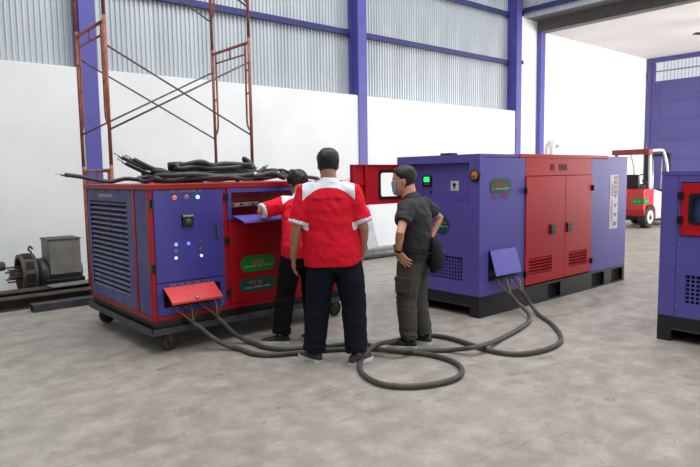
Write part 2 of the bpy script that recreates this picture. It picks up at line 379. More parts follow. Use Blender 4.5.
def led(x, z, rgb, e, r=.014, name='indicator_lamp'):
    mb = MB().lathe((x, -.006, z), (0, -1, 0), [(0, r*1.25), (.006, r*1.25)], 14); o = mb.build('lamp_bezel', SILVER, dr)
    MB().lathe((x, -.012, z), (0, -1, 0), [(0, r), (.008, r*.9), (.013, r*.4)], 14).build(name, mat('lamp_%d_%d_%d' % rgb, rgb, .2, emit=e), dr, True)
led(.23, 1.335, (255, 70, 50), 1.2, .016); led(.339, 1.336, (170, 100, 95), .2, .016); led(.442, 1.332, (120, 250, 235), 2.5, .016)
led(.225, .932, (90, 110, 255), 3); led(.34, .932, (70, 90, 255), 2.5); led(.453, .93, (30, 60, 50), .05, .012); led(.223, .877, (60, 110, 100), .1, .012); led(.22, .816, (235, 240, 240), .9, .013); led(.451, .873, (120, 50, 60), .1, .012); led(.456, .815, (235, 240, 240), .9, .013)
mb = MB(); glyphs(mb, (.19, -.0065, 1.375), EX, EZ, .29, .022, 13, .003, 3); mb.build('lettering', TAG, dr)
mb = MB(); glyphs(mb, (.15, -.0045, .576), EX, EZ, .38, .022, 17, .003, 5); mb.build('lettering', TAG, A)
sw = BX('rotary_switch', BLACKM, dr, .29, .388, -.028, -.006, 1.08, 1.186, bevel=.004); BX('switch_plate', SILVER, sw, .292, .386, -.0295, -.028, 1.168, 1.184)
MB().lathe((.339, -.028, 1.12), (0, -1, 0), [(0, .032), (.012, .028), (.016, .02)]).build('dial', mat('dial_grey', (60, 66, 58), .4), sw, True)
BX('door_handle', OLDSTEEL, dr, .613, .633, -.022, -.006, .955, 1.085, bevel=.004)
# red panels
BX('red_panel', REDA, A, .735, 1.42, -.004, .012, .332, 1.105, bevel=.003); BX('red_panel', REDA, A, 1.428, LA-.045, -.004, .012, .332, 1.105, bevel=.003)
# hatch
mb = MB(); mb.box(.732, LA-.02, -.01, .012, 1.362, 1.4); mb.box(.732, .772, -.01, .012, 1.11, 1.362); mb.box(LA-.06, LA-.02, -.01, .012, 1.11, 1.362); mb.box(.772, LA-.06, -.01, .012, 1.11, 1.145)
mb.build('hatch_frame', PURA, A)
fl = MB(); fl.prism([(.785, -.008, 1.15), (LA-.075, -.008, 1.15), (LA-.075, -.205, 1.105), (.785, -.205, 1.105)], (0, 0, -.006)); fl.prism([(.785, -.205, 1.105), (LA-.075, -.205, 1.105), (LA-.075, -.207, 1.09), (.785, -.207, 1.09)], (0, .004, 0))
fl.build('hatch_flap', mat('flap_purple', (98, 92, 180), .4), A)
mb = MB(); mb.box(.8, 1.95, .17, .185, 1.2, 1.3); mb.build('bus_panel', mat('bus_red', (150, 22, 30), .5), A)
bb = MB(); bb.obox((.96, .1, 1.243), (.165, 0, .004), (0, .02, 0), (0, 0, .02)); bo = bb.build('busbar', SILVER, A, bevel=.004)
for x in (.84, .93, 1.05): MB().cyl((x, .08, 1.244), (x, .066, 1.244), .012, n=8).build('bolt', OLDSTEEL, bo)
sticker('sticker', GREENS, A, (1.04, -.0045, .687), EX, EZ, .19, .075, .07, [(PRINTO, -.09, .01, .16, .026, 8), (PRINTW, -.15, -.03, .3, .012, 18), (PRINTO, -.06, -.012, .14, .016, 9)])
sticker('sticker', GREEND, A, (1.03, -.0045, .49), EX, EZ, .2, .065, .06, [(PRINTO, -.12, .01, .16, .026, 8), (PRINTW, -.16, -.035, .3, .014, 18), (PRINTR, -.07, -.01, .13, .014, 9)])
# casters
def caster(x, y, rz):
    c = empty('caster', (x, y, 0), rz); c.parent = A
    mb = MB(); mb.box(-.05, .05, -.04, .04, .155, .17)
    for s_ in (-1, 1): mb.prism([(.03, s_*.03, .16), (-.05, s_*.03, .16), (-.045, s_*.03, .07), (-.02, s_*.03, .07)], (0, s_*.004, 0))
    mb.build('fork', OLDSTEEL, c)
    MB().lathe((-.03, -.026, .082), (0, 1, 0), [(0, .05), (.0, .076), (.008, .082), (.048, .082), (.056, .076), (.056, .05)], 22).build('wheel', mat('caster_rubber', (58, 52, 48), .7), c, True)
    MB().lathe((-.03, -.03, .082), (0, 1, 0), [(0, .02), (0, .048), (.06, .048), (.06, .02)], 18).build('hub', mat('caster_hub', (104, 84, 68), .6), c)
caster(.14, .08, radians(195)); caster(LA-.12, .09, radians(190)); caster(.09, DA-.1, radians(170)); caster(LA-.1, DA-.1, radians(170))

# ---------------------------------------------------------------- skid for silent gensets
def skid(root, L, y0, y1, zt, pockets):
    mb = MB(); t = .1
    for ya, yb in ((y0, y0+.02), (y1-.02, y1)):      # side channels with cut-out pockets
        xs = [0]+[v for p in pockets for v in p]+[L]
        for i in range(0, len(xs), 2): mb.box(xs[i], xs[i+1], ya, yb, 0, zt)
        for a, b in pockets: mb.box(a, b, ya, yb, zt-.03, zt); mb.box(a, b, ya, yb, 0, .02)
    for a, b in ((0, .03), (L-.03, L)):                # ends: corner feet and a cross bar
        mb.box(a, b, y0+.02, y0+.12, 0, zt); mb.box(a, b, y1-.12, y1-.02, 0, zt); mb.box(a, b, y0+.12, y1-.12, .115, zt)
    mb.box(.03, L-.03, y0+.02, y1-.02, zt-.02, zt)
    o = mb.build('skid', BLACK, root)
    BX('cross_bar', SKIDG, o, -.006, 0, y0+.12, y1-.12, .108, .118)
    BX('pocket_shade_block', DARK, o, .3, L-.04, y0+.05, y1-.05, .005, zt-.022)  # near-black block added to paint the shade inside the skid pockets
    return o

# ---------------------------------------------------------------- generator B (middle)
B = tag(empty('generator', (4.98, 3.79, 0)), 'purple and red soundproof generator with open control door and cables at its outlet', 'generator')
LB, DB, HB = 3.235, 1.18, 1.70
skid(B, LB, 0, DB, .222, [(1.3, 1.58), (2.33, 2.66), (2.86, 3.18)])
# end face (facing -X) with a recessed control bay
mb = MB()
mb.box(0, .03, 0, .138, .225, HB-.031); mb.box(0, .03, .994, DB, .225, HB-.031); mb.box(0, .03, .138, .994, 1.615, HB-.031)
mb.box(0, .03, .138, .994, .62, 1.182); mb.box(0, .03, .138, .22, .36, .62); mb.box(0, .03, .88, .994, .36, .62); mb.box(0, .03, .138, .994, .225, .36)
mb.build('end_panel', PUR, B)
BX('control_panel', PUR, B, .05, .06, .13, 1.0, 1.17, 1.63)
mb = MB(); mb.box(.03, .06, .138, .142, 1.182, 1.615); mb.box(.03, .06, .99, .994, 1.182, 1.615); mb.box(.03, .06, .138, .994, 1.61, 1.615); mb.box(.03, .06, .138, .994, 1.182, 1.187); mb.build('bay_edge', PUR, B)
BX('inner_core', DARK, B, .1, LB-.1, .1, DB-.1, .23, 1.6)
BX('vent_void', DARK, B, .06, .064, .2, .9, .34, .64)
lattice('vent_grille', B, .028, .22, .88, .36, .62, .04, .0372, .012, PUR, .02)
dp = BX('controller', BLACKM, B, .03, .05, .685, .815, 1.365, 1.485, bevel=.006)
BX('screen', mat('screen_green', (40, 235, 110), .3, emit=1.6), dp, .028, .03, .71, .79, 1.415, 1.47)
for k in range(4): BX('key', TAG, dp, .028, .03, .71+k*.02, .722+k*.02, 1.385, 1.397)
kp = BX('key_plate', mat('plate_white', (205, 205, 200), .5), B, .046, .05, .31, .42, 1.32, 1.425)
MB().lathe((.046, .365, 1.385), (-1, 0, 0), [(0, .018), (.012, .016)], 14).build('key_switch', BLACKM, kp); BX('key_stem', BLACKM, kp, .042, .046, .36, .37, 1.34, 1.375)
MB().lathe((.05, .70, 1.305), (-1, 0, 0), [(0, .016), (.015, .014)], 12).build('push_button', mat('dark_blue_button', (40, 30, 80), .4), B)
es = MB().lathe((0, .055, 1.48), (-1, 0, 0), [(0, .066), (.018, .06), (.02, .04)], 20).build('emergency_stop_guard', BLACKM, B, True)
MB().lathe((-.019, .055, 1.48), (-1, 0, 0), [(0, .042), (.003, .042)], 18).build('yellow_disc', mat('estop_yellow', (205, 150, 40), .5), es)
MB().lathe((-.022, .055, 1.48), (-1, 0, 0), [(0, .016), (.012, .022), (.02, .022), (.026, .014)], 14).build('mushroom_button', mat('estop_red', (190, 70, 50), .4), es, True)
sticker('sticker', GREEND, B, (-.0005, .5, .95), -EY, EZ, .105, .1, .1, [(PRINTO, -.07, .02, .13, .02, 7), (PRINTW, -.085, -.02, .17, .012, 11)])
BX('lifting_tab', BLACKM, B, .02, .12, .39, .54, HB, 1.722)
# long side (facing -Y)
BX('side_panel', PUR, B, .03, .808, 0, .025, .225, HB-.036)
BX('side_panel', PUR, B, 2.275, LB, 0, .025, .225, HB-.04)
BX('side_panel', PUR, B, 0.03, LB, DB-.025, DB, .225, HB-.042); BX('far_end_panel', PUR, B, LB-.03, LB, .025, DB-.025, .225, HB-.04)
BX('header_panel', RED, B, .815, 2.27, 0, .025, 1.466, 1.665)
mb = MB(); mb.box(.69, 2.685, -.006, DB+.006, 1.665, 1.706); mb.build('red_roof', RED, B, bevel=.004)
BX('roof', PUR, B, 0, .69, .0, DB, HB-.03, HB); BX('roof', PUR, B, 2.685, LB, -.002, DB, 1.66, 1.695)
def door_red(x0, x1, lx0, lx1, hx):
    mb = MB(); z0, z1, l0, l1 = .242, 1.458, .355, .535
    mb.box(x0, x1, -.012, .02, l1, z1); mb.box(x0, x1, -.012, .02, z0, l0); mb.box(x0, lx0, -.012, .02, l0, l1); mb.box(lx1, x1, -.012, .02, l0, l1)
    d = mb.build('door', RED, B)
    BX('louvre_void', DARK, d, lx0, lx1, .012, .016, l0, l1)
    for k in range(5):
        z = l0+.018+k*.036
        MB().obox(((lx0+lx1)/2, -.008, z), ((lx1-lx0)/2, 0, 0), (0, .010, .007), (0, -.0008, .0015)).build('louvre', RED, d)
    mb = MB(); mb.box(hx-.055, hx+.055, -.03, -.012, .785, .9); h = mb.build('handle', BLACKM, d, bevel=.008)
    MB().lathe((hx+.01, -.03, .845), (0, -1, 0), [(0, .011), (.004, .01)], 12).build('lock', mat('lock_grey', (130, 150, 130), .3, .8), h)
door_red(.815, 1.632, .885, 1.36, 1.36); door_red(1.642, 2.27, 1.74, 2.17, 1.727)
for x_, z_ in ((.8, 1.305), (.8, .376), (2.272, 1.3), (2.272, .376)): hinge('hinge', B, (x_, -.012, z_))
text_mesh('lettering', 'PL', PRINTK, B, (1.315, -.003, 1.522), EX, EZ, .108); text_mesh('lettering', '100L', PRINTK, B, (1.49, -.003, 1.522), EX, EZ, .108)
sticker('sticker', GREEND, B, (.355, -.0005, 1.363), EX, EZ, .185, .078, .06, [(PRINTO, -.1, .03, .1, .02, 7), (PRINTO, -.06, -.005, .17, .022, 9), (PRINTW, -.15, -.035, .3, .02, 14), (PRINTO, -.13, .008, .1, .012, 7)])
mb = MB(); glyphs(mb, (.19, -.0005, 1.232), EX, EZ, .31, .042, 6, .002, 12); mb.build('lettering', PRINTM, B)
bn = BX('banner', mat('banner_white', (214, 212, 214), .5), B, 2.76, 2.985, -.003, 0, .742, 1.456)
mb = MB(); glyphs(mb, (2.965, -.0035, 1.1), -EZ, EX*1, .34, .0, 1, .001, 1) if 0 else None
for nm, mm, zz, ln, cnt, xx, hh, sd in (('print', PRINTR, 1.44, .36, 6, 2.87, .09, 21), ('print', PRINTK, 1.07, .3, 5, 2.87, .09, 22), ('print', PRINTR, 1.34, .5, 18, 2.8, .04, 23)):
    mb = MB(); glyphs(mb, (xx, -.0035, zz), -EZ, EX, ln, hh, cnt, .001, sd); mb.build(nm, mm, bn)
# cable outlet with flap
BX('outlet_box', BLACKM, B, .15, .615, -.012, 0, .375, .69)
fl = MB(); fl.prism([(.155, -.014, .695), (.61, -.014, .695), (.61, -.095, .435), (.155, -.095, .435)], (0, -.006, .002)); fl.build('outlet_flap', mat('flap_purple_b', (104, 98, 190), .35), B)
BX('outlet_sill', BLACKM, B, .16, .605, -.075, -.012, .395, .41)
# open control door (hinged on the bay's far edge, swung square to the end face)
cdR = empty('control_door', (0, .985, 0)); cdR.parent = B
mb = MB(); z0, z1 = 1.182, 1.612; xa, xb = -.86, -.005; wx0, wx1, wz0, wz1 = -.435, -.12, 1.25, 1.535
def fram(mb, x0, x1, y0, y1, z0, z1, a0, a1, b0, b1):
    mb.box(x0, a0, y0, y1, z0, z1); mb.box(a1, x1, y0, y1, z0, z1); mb.box(a0, a1, y0, y1, z0, b0); mb.box(a0, a1, y0, y1, b1, z1)
fram(mb, xa, xb, .03, .036, z0, z1, wx0, wx1, wz0, wz1); mb.build('door_skin', RED, cdR)
mb = MB(); mb.box(xa, xb, 0, .03, z0, z0+.006); mb.box(xa, xb, 0, .03, z1-.006, z1); mb.box(xa, xa+.006, 0, .03, z0, z1); mb.box(xb-.006, xb, 0, .03, z0, z1); mb.box(xa, xa+.03, 0, .004, z0, z1); mb.box(-.67, -.64, .0, .03, z0, z1); mb.box(xa, -.65, 0, .03, 1.4, 1.415); mb.build('door_return', RED, cdR)
sk_ = MB(); a_ = rrect(((wx0+wx1)/2, .024, (wz0+wz1)/2), EX, EZ, (wx1-wx0)/2+.02, (wz1-wz0)/2+.02, .04); b_ = rrect(((wx0+wx1)/2, .024, (wz0+wz1)/2), EX, EZ, (wx1-wx0)/2-.012, (wz1-wz0)/2-.012, .03)
f_ = V((0, .016, 0)); sk_.loft([a_, b_, [p+f_ for p in b_], [p+f_ for p in a_], a_], cap=False); sk_.build('window_seal', BLACKM, cdR)
GL = bpy.data.materials.new('clear_pane'); GL.use_nodes = True; gb = GL.node_tree.nodes['Principled BSDF']; gb.inputs['Transmission Weight'].default_value = 1; gb.inputs['Roughness'].default_value = .02; gb.inputs['IOR'].default_value = 1.01; gb.inputs['Base Color'].default_value = (.97, .98, .98, 1)
BX('pane', GL, cdR, wx0, wx1, .031, .034, wz0, wz1)
for z in (1.27, 1.52): BX('hinge', BLACKM, cdR, -.02, .012, -.012, .0, z-.03, z+.03)

# ---------------------------------------------------------------- generator C (right)
Cg = tag(empty('generator', (5.513, 2.235, 0)), 'smaller purple generator with a closed red framed window door', 'generator')
LC, DC, HC = 2.5, 1.1, 1.49
skid(Cg, LC, -DC, 0, .227, [(.9, 1.15), (1.6, 1.9)])
mb = MB(); mb.box(.0, .03, -.138, 0, .228, HC); mb.build('corner_panel', PUR, Cg)
mb = MB(); mb.box(0, .03, -DC, -.142, .605, .94); mb.box(0, .03, -DC, -.142, 1.4, HC); mb.box(0, .03, -DC, -.142, .228, .35); mb.box(0, .03, -.22, -.142, .35, .605); mb.box(0, .03, -DC, -.9, .35, .605); mb.box(0, .03, -.16, -.142, .94, 1.4); mb.box(0, .03, -DC, -.95, .94, 1.4); mb.build('end_panel', PUR, Cg)
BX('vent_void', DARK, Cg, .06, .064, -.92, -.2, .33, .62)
lattice('vent_grille', Cg, .028, -.9, -.22, .35, .605, .04, .0364, .013, PUR, .02)
mb = MB()
for y in (-.16, -.6):
    for z in (.33, .63, .87): mb.cyl((0, y, z), (-.003, y, z), .006, n=8)
mb.build('bolt_row', SILVER, Cg)
dC = empty('control_door', (0, 0, 0)); dC.parent = Cg
mb = MB(); wy0, wy1 = -.58, -.25; z0, z1, w0, w1 = .947, 1.39, 1.06, 1.285
mb.box(-.014, .01, wy1, -.168, z0, z1); mb.box(-.014, .01, -.94, wy0, z0, z1); mb.box(-.014, .01, wy0, wy1, z0, w0); mb.box(-.014, .01, wy0, wy1, w1, z1); mb.build('door_skin', RED, dC, bevel=.003)
a_ = rrect((-.018, (wy0+wy1)/2, (w0+w1)/2), -EY, EZ, (wy1-wy0)/2+.022, (w1-w0)/2+.022, .04); b_ = rrect((-.018, (wy0+wy1)/2, (w0+w1)/2), -EY, EZ, (wy1-wy0)/2-.008, (w1-w0)/2-.008, .03)
f_ = V((.014, 0, 0)); sk_ = MB(); sk_.loft([a_, b_, [p+f_ for p in b_], [p+f_ for p in a_], a_], cap=False); sk_.build('window_seal', BLACKM, dC)
BX('pane', GL, dC, -.006, -.003, wy0, wy1, w0, w1)
BX('control_panel', mat('panel_blue', (70, 90, 140), .3), Cg, .05, .06, -.96, -.15, .93, 1.41)
hinge('hinge', dC, (-.012, -.165, 1.285), 'x'); hinge('hinge', dC, (-.012, -.165, 1.075), 'x')
BX('roof', PUR, Cg, -.004, LC, -DC, .004, HC-.03, HC+.003); BX('side_panel', PUR, Cg, .03, LC, -.03, 0, .228, HC-.03); BX('side_panel', PUR, Cg, .03, LC, -DC, -DC+.03, .228, HC-.03); BX('far_end_panel', PUR, Cg, LC-.03, LC, -DC+.03, -.03, .228, HC-.03)
MB().box(.0, .02, -.7, -.45, HC, HC+.012).build('lifting_tab', SILVER, Cg)

# ================================================================== FLOOR CABLES
# floor-plan points (x, y, z metres)
R_ = .02
cb1 = [V(p) for p in [(2.285, 4.79, .245), (2.33, 4.735, .2), (2.41, 4.67, .11), (2.5, 4.6, .04), (2.56, 4.48, 0.024), (2.57, 4.29, 0.024), (2.66, 4.15, 0.024), (2.83, 4.06, 0.024), (3.05, 3.96, 0.024), (3.27, 3.80, 0.024), (3.394, 3.427, 0.07), (3.647, 3.385, 0.024), (3.841, 3.221, 0.024), (3.963, 3.025, 0.07), (4.425, 3.135, 0.024), (4.821, 3.215, 0.024), (5.2, 3.34, 0.024), (5.38, 3.48, .06), (5.38, 3.6, .14), (5.34, 3.66, .23)]]
cb2 = [V(p) for p in [(2.52, 4.79, .255), (2.56, 4.75, .2), (2.64, 4.71, .1), (2.72, 4.67, .035), (2.745, 4.56, .024), (2.745, 4.4, 0.024), (2.81, 4.24, 0.024), (2.96, 4.12, 0.024), (3.15, 4.0, 0.03), (3.34, 3.78, 0.065), (3.42, 3.62, 0.03), (3.505, 3.48, 0.024), (3.61, 3.283, 0.024), (3.631, 3.077, 0.024), (3.567, 2.893, 0.024), (3.426, 2.768, 0.024), (3.257, 2.732, 0.024), (3.073, 2.777, 0.024), (2.928, 2.87, 0.024), (2.847, 3.029, 0.024), (2.887, 3.243, 0.024), (3.002, 3.424, 0.024), (3.171, 3.559, 0.038), (3.33, 3.586, 0.09), (3.623, 3.62, 0.07), (4.01, 3.70, 0.024), (4.123, 3.517, 0.024), (4.105, 3.241, 0.024), (4.071, 2.983, 0.024), (4.137, 2.784, 0.024), (4.357, 2.691, 0.024), (4.63, 2.697, 0.024), (4.872, 2.8, 0.024), (5.208, 3.08, 0.024), (5.5, 3.42, 0.024), (5.6, 3.57, .08), (5.55, 3.655, .23)]]
for pts, lab in ((cb1, 'thick grey power cable running straight across the floor between load bank and generator'), (cb2, 'thick grey power cable lying in a round loop beside the men')):
    sm = catmull(pts, 10)
    root = tag(empty('power_cable', (sm[0].x, sm[0].y, 0)), lab, 'cable')
    off = V((sm[0].x, sm[0].y, 0))
    MB().tube([p-off for p in sm], R_, 12).build('sheath', RUBBER, root, True)
    for end, tgt in ((sm[0], 1), (sm[-1], -1)):
        cols_ = [(150, 96, 50), (70, 64, 60), (150, 130, 60), (60, 90, 80)]
        for k, cc in enumerate(cols_):
            sx = (k-1.5)*.045
            if tgt == 1: q = [end, end+V((sx*.7-.02, .0, .07)), end+V((sx*1.5-.03, .03, .13)), end+V((sx*1.6-.03, .15, .18))]
            else: q = [end, end+V((sx*.8-.02, .015, .06)), end+V((sx*1.5-.03, .04, .12)), end+V((sx*1.5-.03, .09, .17))]
            MB().tube([p-off for p in catmull(q, 5)], .007, 6).build('core_wire', mat('wire_%d' % k, cc, .5), root, True)

# ================================================================== CABLES ON TOP OF THE LOAD BANK
rnd = random.Random(5); G1 = 'black cables piled on the load bank'
def top_cable(label, ctr, hx, hy, turns, r, zb, start, tail_pts=None, head_pts=None, tilt=0, group=None):
    pts = []
    n = int(turns*14)
    for i in range(n+1):
        t = start+2*pi*i/14; f = 1-.05*(i/14)
        pts.append(V((ctr[0]+hx*f*cos(t)+rnd.uniform(-.05, .05), ctr[1]+hy*f*sin(t)+tilt*cos(t)+rnd.uniform(-.04, .04), zb+r+(i/14)*r*1.2+abs(rnd.gauss(0, .014))+.014*sin(3*t+i))))
    group = G1; pts = (head_pts or [])+pts+(tail_pts or [])
    sm = catmull(pts, 5); root = tag(empty('coiled_cable', (ctr[0], ctr[1], 1.45)), label, 'cable', group)
    off = V((ctr[0], ctr[1], 1.45))
    sm = [V((p.x, p.y, max(p.z, 1.45+r) if 1.95 < p.x < 4.1 else p.z)) for p in sm]
    MB().tube([p-off for p in sm], r, 9).build('sheath', RUBBERD, root, True)
    for e, p in ((sm[0], sm[2]), (sm[-1], sm[-3])):
        dd = (e-p).normalized(); s_ = dd.cross(EZ).normalized(); o = e-off
        mb = MB(); mb.cyl(o, o+dd*.03, r*.75, n=10); mb.obox(o+dd*.045, dd*.02, s_*.014, s_.cross(dd)*.003)
        mb.ring(o+dd*.066-s_.cross(dd)*.003, s_.cross(dd), [(0, .008), (0, .017), (.006, .017), (.006, .008)], 10)
        mb.build('lug', LUG, root)
    return root
top_cable('black cable on the load bank with its lugged end poking past the louvred side', (2.92, 5.55), .72, .22, 1.5, .02, 1.45, pi*.5, head_pts=[V((1.63, 5.95, 1.545)), V((1.75, 5.9, 1.525)), V((1.87, 5.85, 1.495)), V((1.99, 5.8, 1.475)), V((2.12, 5.75, 1.50)), V((2.25, 5.72, 1.485)), V((2.5, 5.76, 1.47))])
up = lambda y, z, x=2.04: [V((x, y, z)), V((x+.1, y, z-.05)), V((x+.22, y, z-.1)), V((x+.4, y-.02, z-.13))]
top_cable('black heaped cable whose raised lugged end stands highest above the red lid', (2.88, 5.5), .66, .24, 1.6, .021, 1.49, pi*.75, head_pts=up(5.62, 1.70))
top_cable('black heaped cable whose raised lugged end stands between two others above the lid', (2.95, 5.48), .48, .2, 1.4, .02, 1.53, pi*.8, head_pts=up(5.5, 1.68, 2.1))
top_cable('black heaped cable whose raised lugged end is the lowest of the three', (2.86, 5.42), .7, .26, 1.5, .02, 1.46, pi*.9, head_pts=up(5.56, 1.645, 2.05))
top_cable('thick black cable coiled uppermost on the heap over the red lid', (2.86, 5.38), .46, .17, 2.0, .023, 1.55, .4, tilt=.05)
top_cable('black cable coiled at the front edge of the heap, just above the indicator lamps', (2.87, 5.18), .68, .15, 1.7, .022, 1.45, 1.0, tilt=-.03)
top_cable('black cable trailing along the lid behind the leaning man', (3.55, 5.45), .42, .2, 1.4, .02, 1.45, 2.0, tail_pts=[V((3.9, 5.3, 1.49)), V((4.0, 5.2, 1.47))])
top_cable('thin black cable tangled on the lid near the open red door', (3.6, 5.6), .38, .12, 2.2, .014, 1.5, .6)

# ================================================================== SCAFFOLD
sc = tag(empty('scaffold', (2.42, 7.0, 0)), 'red tubular scaffold tower with crossed braces behind the load bank', 'scaffold')
W_, LX, FH = 1.0, 1.86, 1.66
def sframe(x, z0):
    f = empty('frame', (x, 0, z0)); f.parent = sc
    for y in (0, W_): MB().cyl((0, y, 0), (0, y, FH), .021, n=10).build('post', RUSTRED, f, True)
    MB().cyl((0, 0, FH-.06), (0, W_, FH-.06), .02, n=10).build('top_rail', RUSTRED, f, True)
    for y, s_ in ((0, 1), (W_, -1)):
        pts = catmull([(0, y+s_*.1, FH-.06), (0, y+s_*.1, .9), (0, y+s_*.1, .6), (0, y+s_*.07, .5), (0, y, .44)], 6)
        MB().tube(pts, .014, 8).build('inner_leg', RUSTRED, f, True)
        for z in (.95, 1.25): MB().cyl((0, y, z), (0, y+s_*.1, z), .012, n=8).build('rung', RUSTRED, f, True)
    MB().cyl((0, .1, FH-.2), (0, W_-.1, FH-.2), .013, n=8).build('lower_rail', RUSTRED, f, True)
    MB().cyl((0, W_/2, FH-.2), (0, W_/2, FH-.06), .012, n=8).build('rail_stub', RUSTRED, f, True)
for z0 in (0, 1.66, 3.32):
    for x in (0, LX): sframe(x, z0)
    for y in (0, W_):
        for a_, b_ in (((0, y, z0+.4), (LX, y, z0+1.35)), ((0, y, z0+1.35), (LX, y, z0+.4))):
            MB().cyl(V(a_)+V((0, .02 if a_[2] > z0+1 else -.02, 0)), V(b_)+V((0, .02 if a_[2] > z0+1 else -.02, 0)), .0115, n=8).build('cross_brace', BRACE, sc, True)
for x in (0, LX):
    for y in (0, W_): MB().box(x-.07, x+.07, y-.07, y+.07, 0, .012).build('base_plate', OLDSTEEL, sc)

# ================================================================== SCRAP BY THE WALL
def ibeam(name, lab, x0, x1, y0, y1, h, m_, z=0):
    mb = MB(); yc = (y0+y1)/2; mb.box(x0, x1, y0, y1, z, z+.014); mb.box(x0, x1, yc-.008, yc+.008, z+.014, z+h-.014); mb.box(x0, x1, y0, y1, z+h-.014, z+h)
    return tag(mb.build(name, m_), lab, 'beam')
ibeam('steel_beam', 'dark rusty steel beam lying on the floor in front of the alternator', -2.5, 3.3, 7.72, 7.92, .14, RUSTY)
ibeam('steel_beam', 'dark rusty steel beam lying nearer the wall, under the alternator', -2.6, 3.1, 8.05, 8.27, .16, RUSTY)
mb = MB(); mb.box(1.62, 3.4, 7.44, 7.60, .0, .012); mb.box(1.62, 3.4, 7.44, 7.452, .012, .085); mb.box(1.62, 3.4, 7.588, 7.6, .012, .085); mb.box(1.62, 3.4, 7.452, 7.588, .073, .085)
tag(mb.build('steel_channel', SKIDG), 'grey steel box section lying in front of the rusty beams', 'beam')
tag(MB().obox((2.3, 8.13, .172), (.34, .03, 0), (-.01, .12, 0), (0, 0, .006)).build('steel_plate', GREYPL), 'thin grey steel plate resting on the rusty beam', 'plate')
al = tag(empty('alternator', (2.1, 8.66, 0)), 'old grey alternator with flywheel ring and square terminal box', 'alternator')
mb = MB(); mb.box(-.03, .36, -.2, .2, .26, .72); mb.build('terminal_box', GREYPL, al, bevel=.008); BX('box_lid', OLDSTEEL, al, -.04, .37, -.21, .21, .712, .728)
MB().lathe((-.16, 0, .27), (1, 0, 0), [(0, .12), (.0, .2), (.1, .21), (.14, .17), (.5, .17), (.56, .12)], 24).build('stator', mat('stator_dark', (60, 62, 66), .45, .4), al, True)
mb = MB(); mb.box(-.08, .4, -.2, .2, .0, .2); mb.build('base', BLACK, al, bevel=.01)
mb = MB(); mb.box(-.14, .02, -.14, .14, 0, .1); mb.build('foot', OLDSTEEL, al)
MB().ring((-.36, 0, .29), (1, 0, 0), [(0, .215), (0, .255), (.18, .255), (.18, .19)], 28).build('flywheel_housing', OLDSTEEL, al, False)
for k in range(10):
    t = k*pi/5+.2; MB().obox((-.27, .252*sin(t), .29+.252*cos(t)), (.05, 0, 0), (0, .05*cos(t), -.05*sin(t)), (0, .006*sin(t), .006*cos(t))).build('vent_window', DARK, al)
mb = MB()
for k in range(6):
    t = k*pi/3; mb.obox((-.27, .1*sin(t), .29+.1*cos(t)), (.012, 0, 0), (0, .1*sin(t), .1*cos(t)), (0, .018*cos(t), -.018*sin(t)))
mb.build('fan_spokes', RUSTY, al)
hb = MB().lathe((-.46, 0, .29), (1, 0, 0), [(0, .03), (0, .06), (.05, .07), (.2, .07)], 18).build('hub', mat('hub_rust', (96, 56, 46), .6), al, True)
for k in range(6):
    t = k*pi/3+.3; MB().cyl((-.5, .095*sin(t), .29+.095*cos(t)), (-.3, .095*sin(t), .29+.095*cos(t)), .011, n=8).build('stud', OLDSTEEL, hb)
MB().tube(catmull([(-.2, .0, .5), (-.2, 0, .56), (-.23, 0, .6), (-.21, 0, .64), (-.18, 0, .6)], 6), .012, 8).build('lifting_eye', OLDSTEEL, al, True)
rl = tag(empty('steel_roller', (1.1, 8.55, 0)), 'dark steel roller propped beside the alternator at the wall', 'roller')
MB().lathe((-.9, 0, .36), V((1, .0, .05)), [(0, .045), (.02, .06), (1.35, .06), (1.37, .045)], 18).build('barrel', RUSTY, rl, True)
for x in (-.6, .25): mb = MB(); mb.prism([(x, -.12, 0), (x, .12, 0), (x, .05, .32), (x, -.05, .32)], (.04, 0, 0)); mb.build('trestle', RUSTY, rl)
# pipe on floor and plank leaning on the wall
PIPEG = mat('grey_pipe', (112, 112, 110), .5, .3, rgb2=(88, 86, 84), scale=8)
mb = MB(); mb.lathe((5.2, 7.9, .085), (1, 0, 0), [(0, .07), (0, .085), (4.2, .085), (4.2, .07), (4.19, .07)], 20)
tag(mb.build('steel_pipe', PIPEG, None, True), 'long grey steel pipe lying on the floor before the white wall', 'pipe')
mb = MB(); a_ = V((8.02, 8.84, .012)); b_ = V((7.86, 9.15, 1.45)); ax = (b_-a_).normalized(); s_ = (EX*.15-ax*ax.dot(EX)*.15).normalized()*.145
mb.obox((a_+b_)/2+s_, ax*((b_-a_).length/2), s_, ax.cross(s_).normalized()*.012)
tag(mb.build('metal_plank', mat('plank_grey', (158, 162, 168), .45, .3, rgb2=(140, 144, 150), scale=6), bevel=.003), 'grey metal scaffold plank leaning against the white wall', 'plank')

# ================================================================== FORKLIFT
F = tag(empty('forklift', (15.85, 6.86, 0)), 'red and white counterbalance forklift parked in the annex', 'forklift')
FR = mat('forklift_red', (190, 40, 48), .3); FP = mat('forklift_red_lit', (230, 186, 184), .4, rgb2=(224, 166, 166)); FW = mat('forklift_white', (225, 226, 222), .4)  # pale body tone is red with the strong daylight painted into it
mb = MB(); mb.prism([(.0, 0, .38), (.0, 1.0, .38), (.04, 1.0, 1.0), (.04, 0, 1.0)], (0, 0, 0)) if 0 else None
prof = [(.12, .28), (.0, .5), (0, .95), (.08, 1.04), (.62, 1.02), (.62, .62), (.58, .6), (.2, .6), (.12, .5)]
mb = MB(); mb.loft([[V((x, y, z)) for x, z in prof] for y in (0.0, 1.0)]); cw = mb.build('counterweight', FR, F, bevel=.03)
mb = MB(); mb.loft([[V((x, y, z)) for x, z in ((.1, .28), (.06, .5), (.3, .58), (.62, .6), (.62, .2), (.2, .2))] for y in (.2, .8)]); mb.build('chassis', BLACK, F)
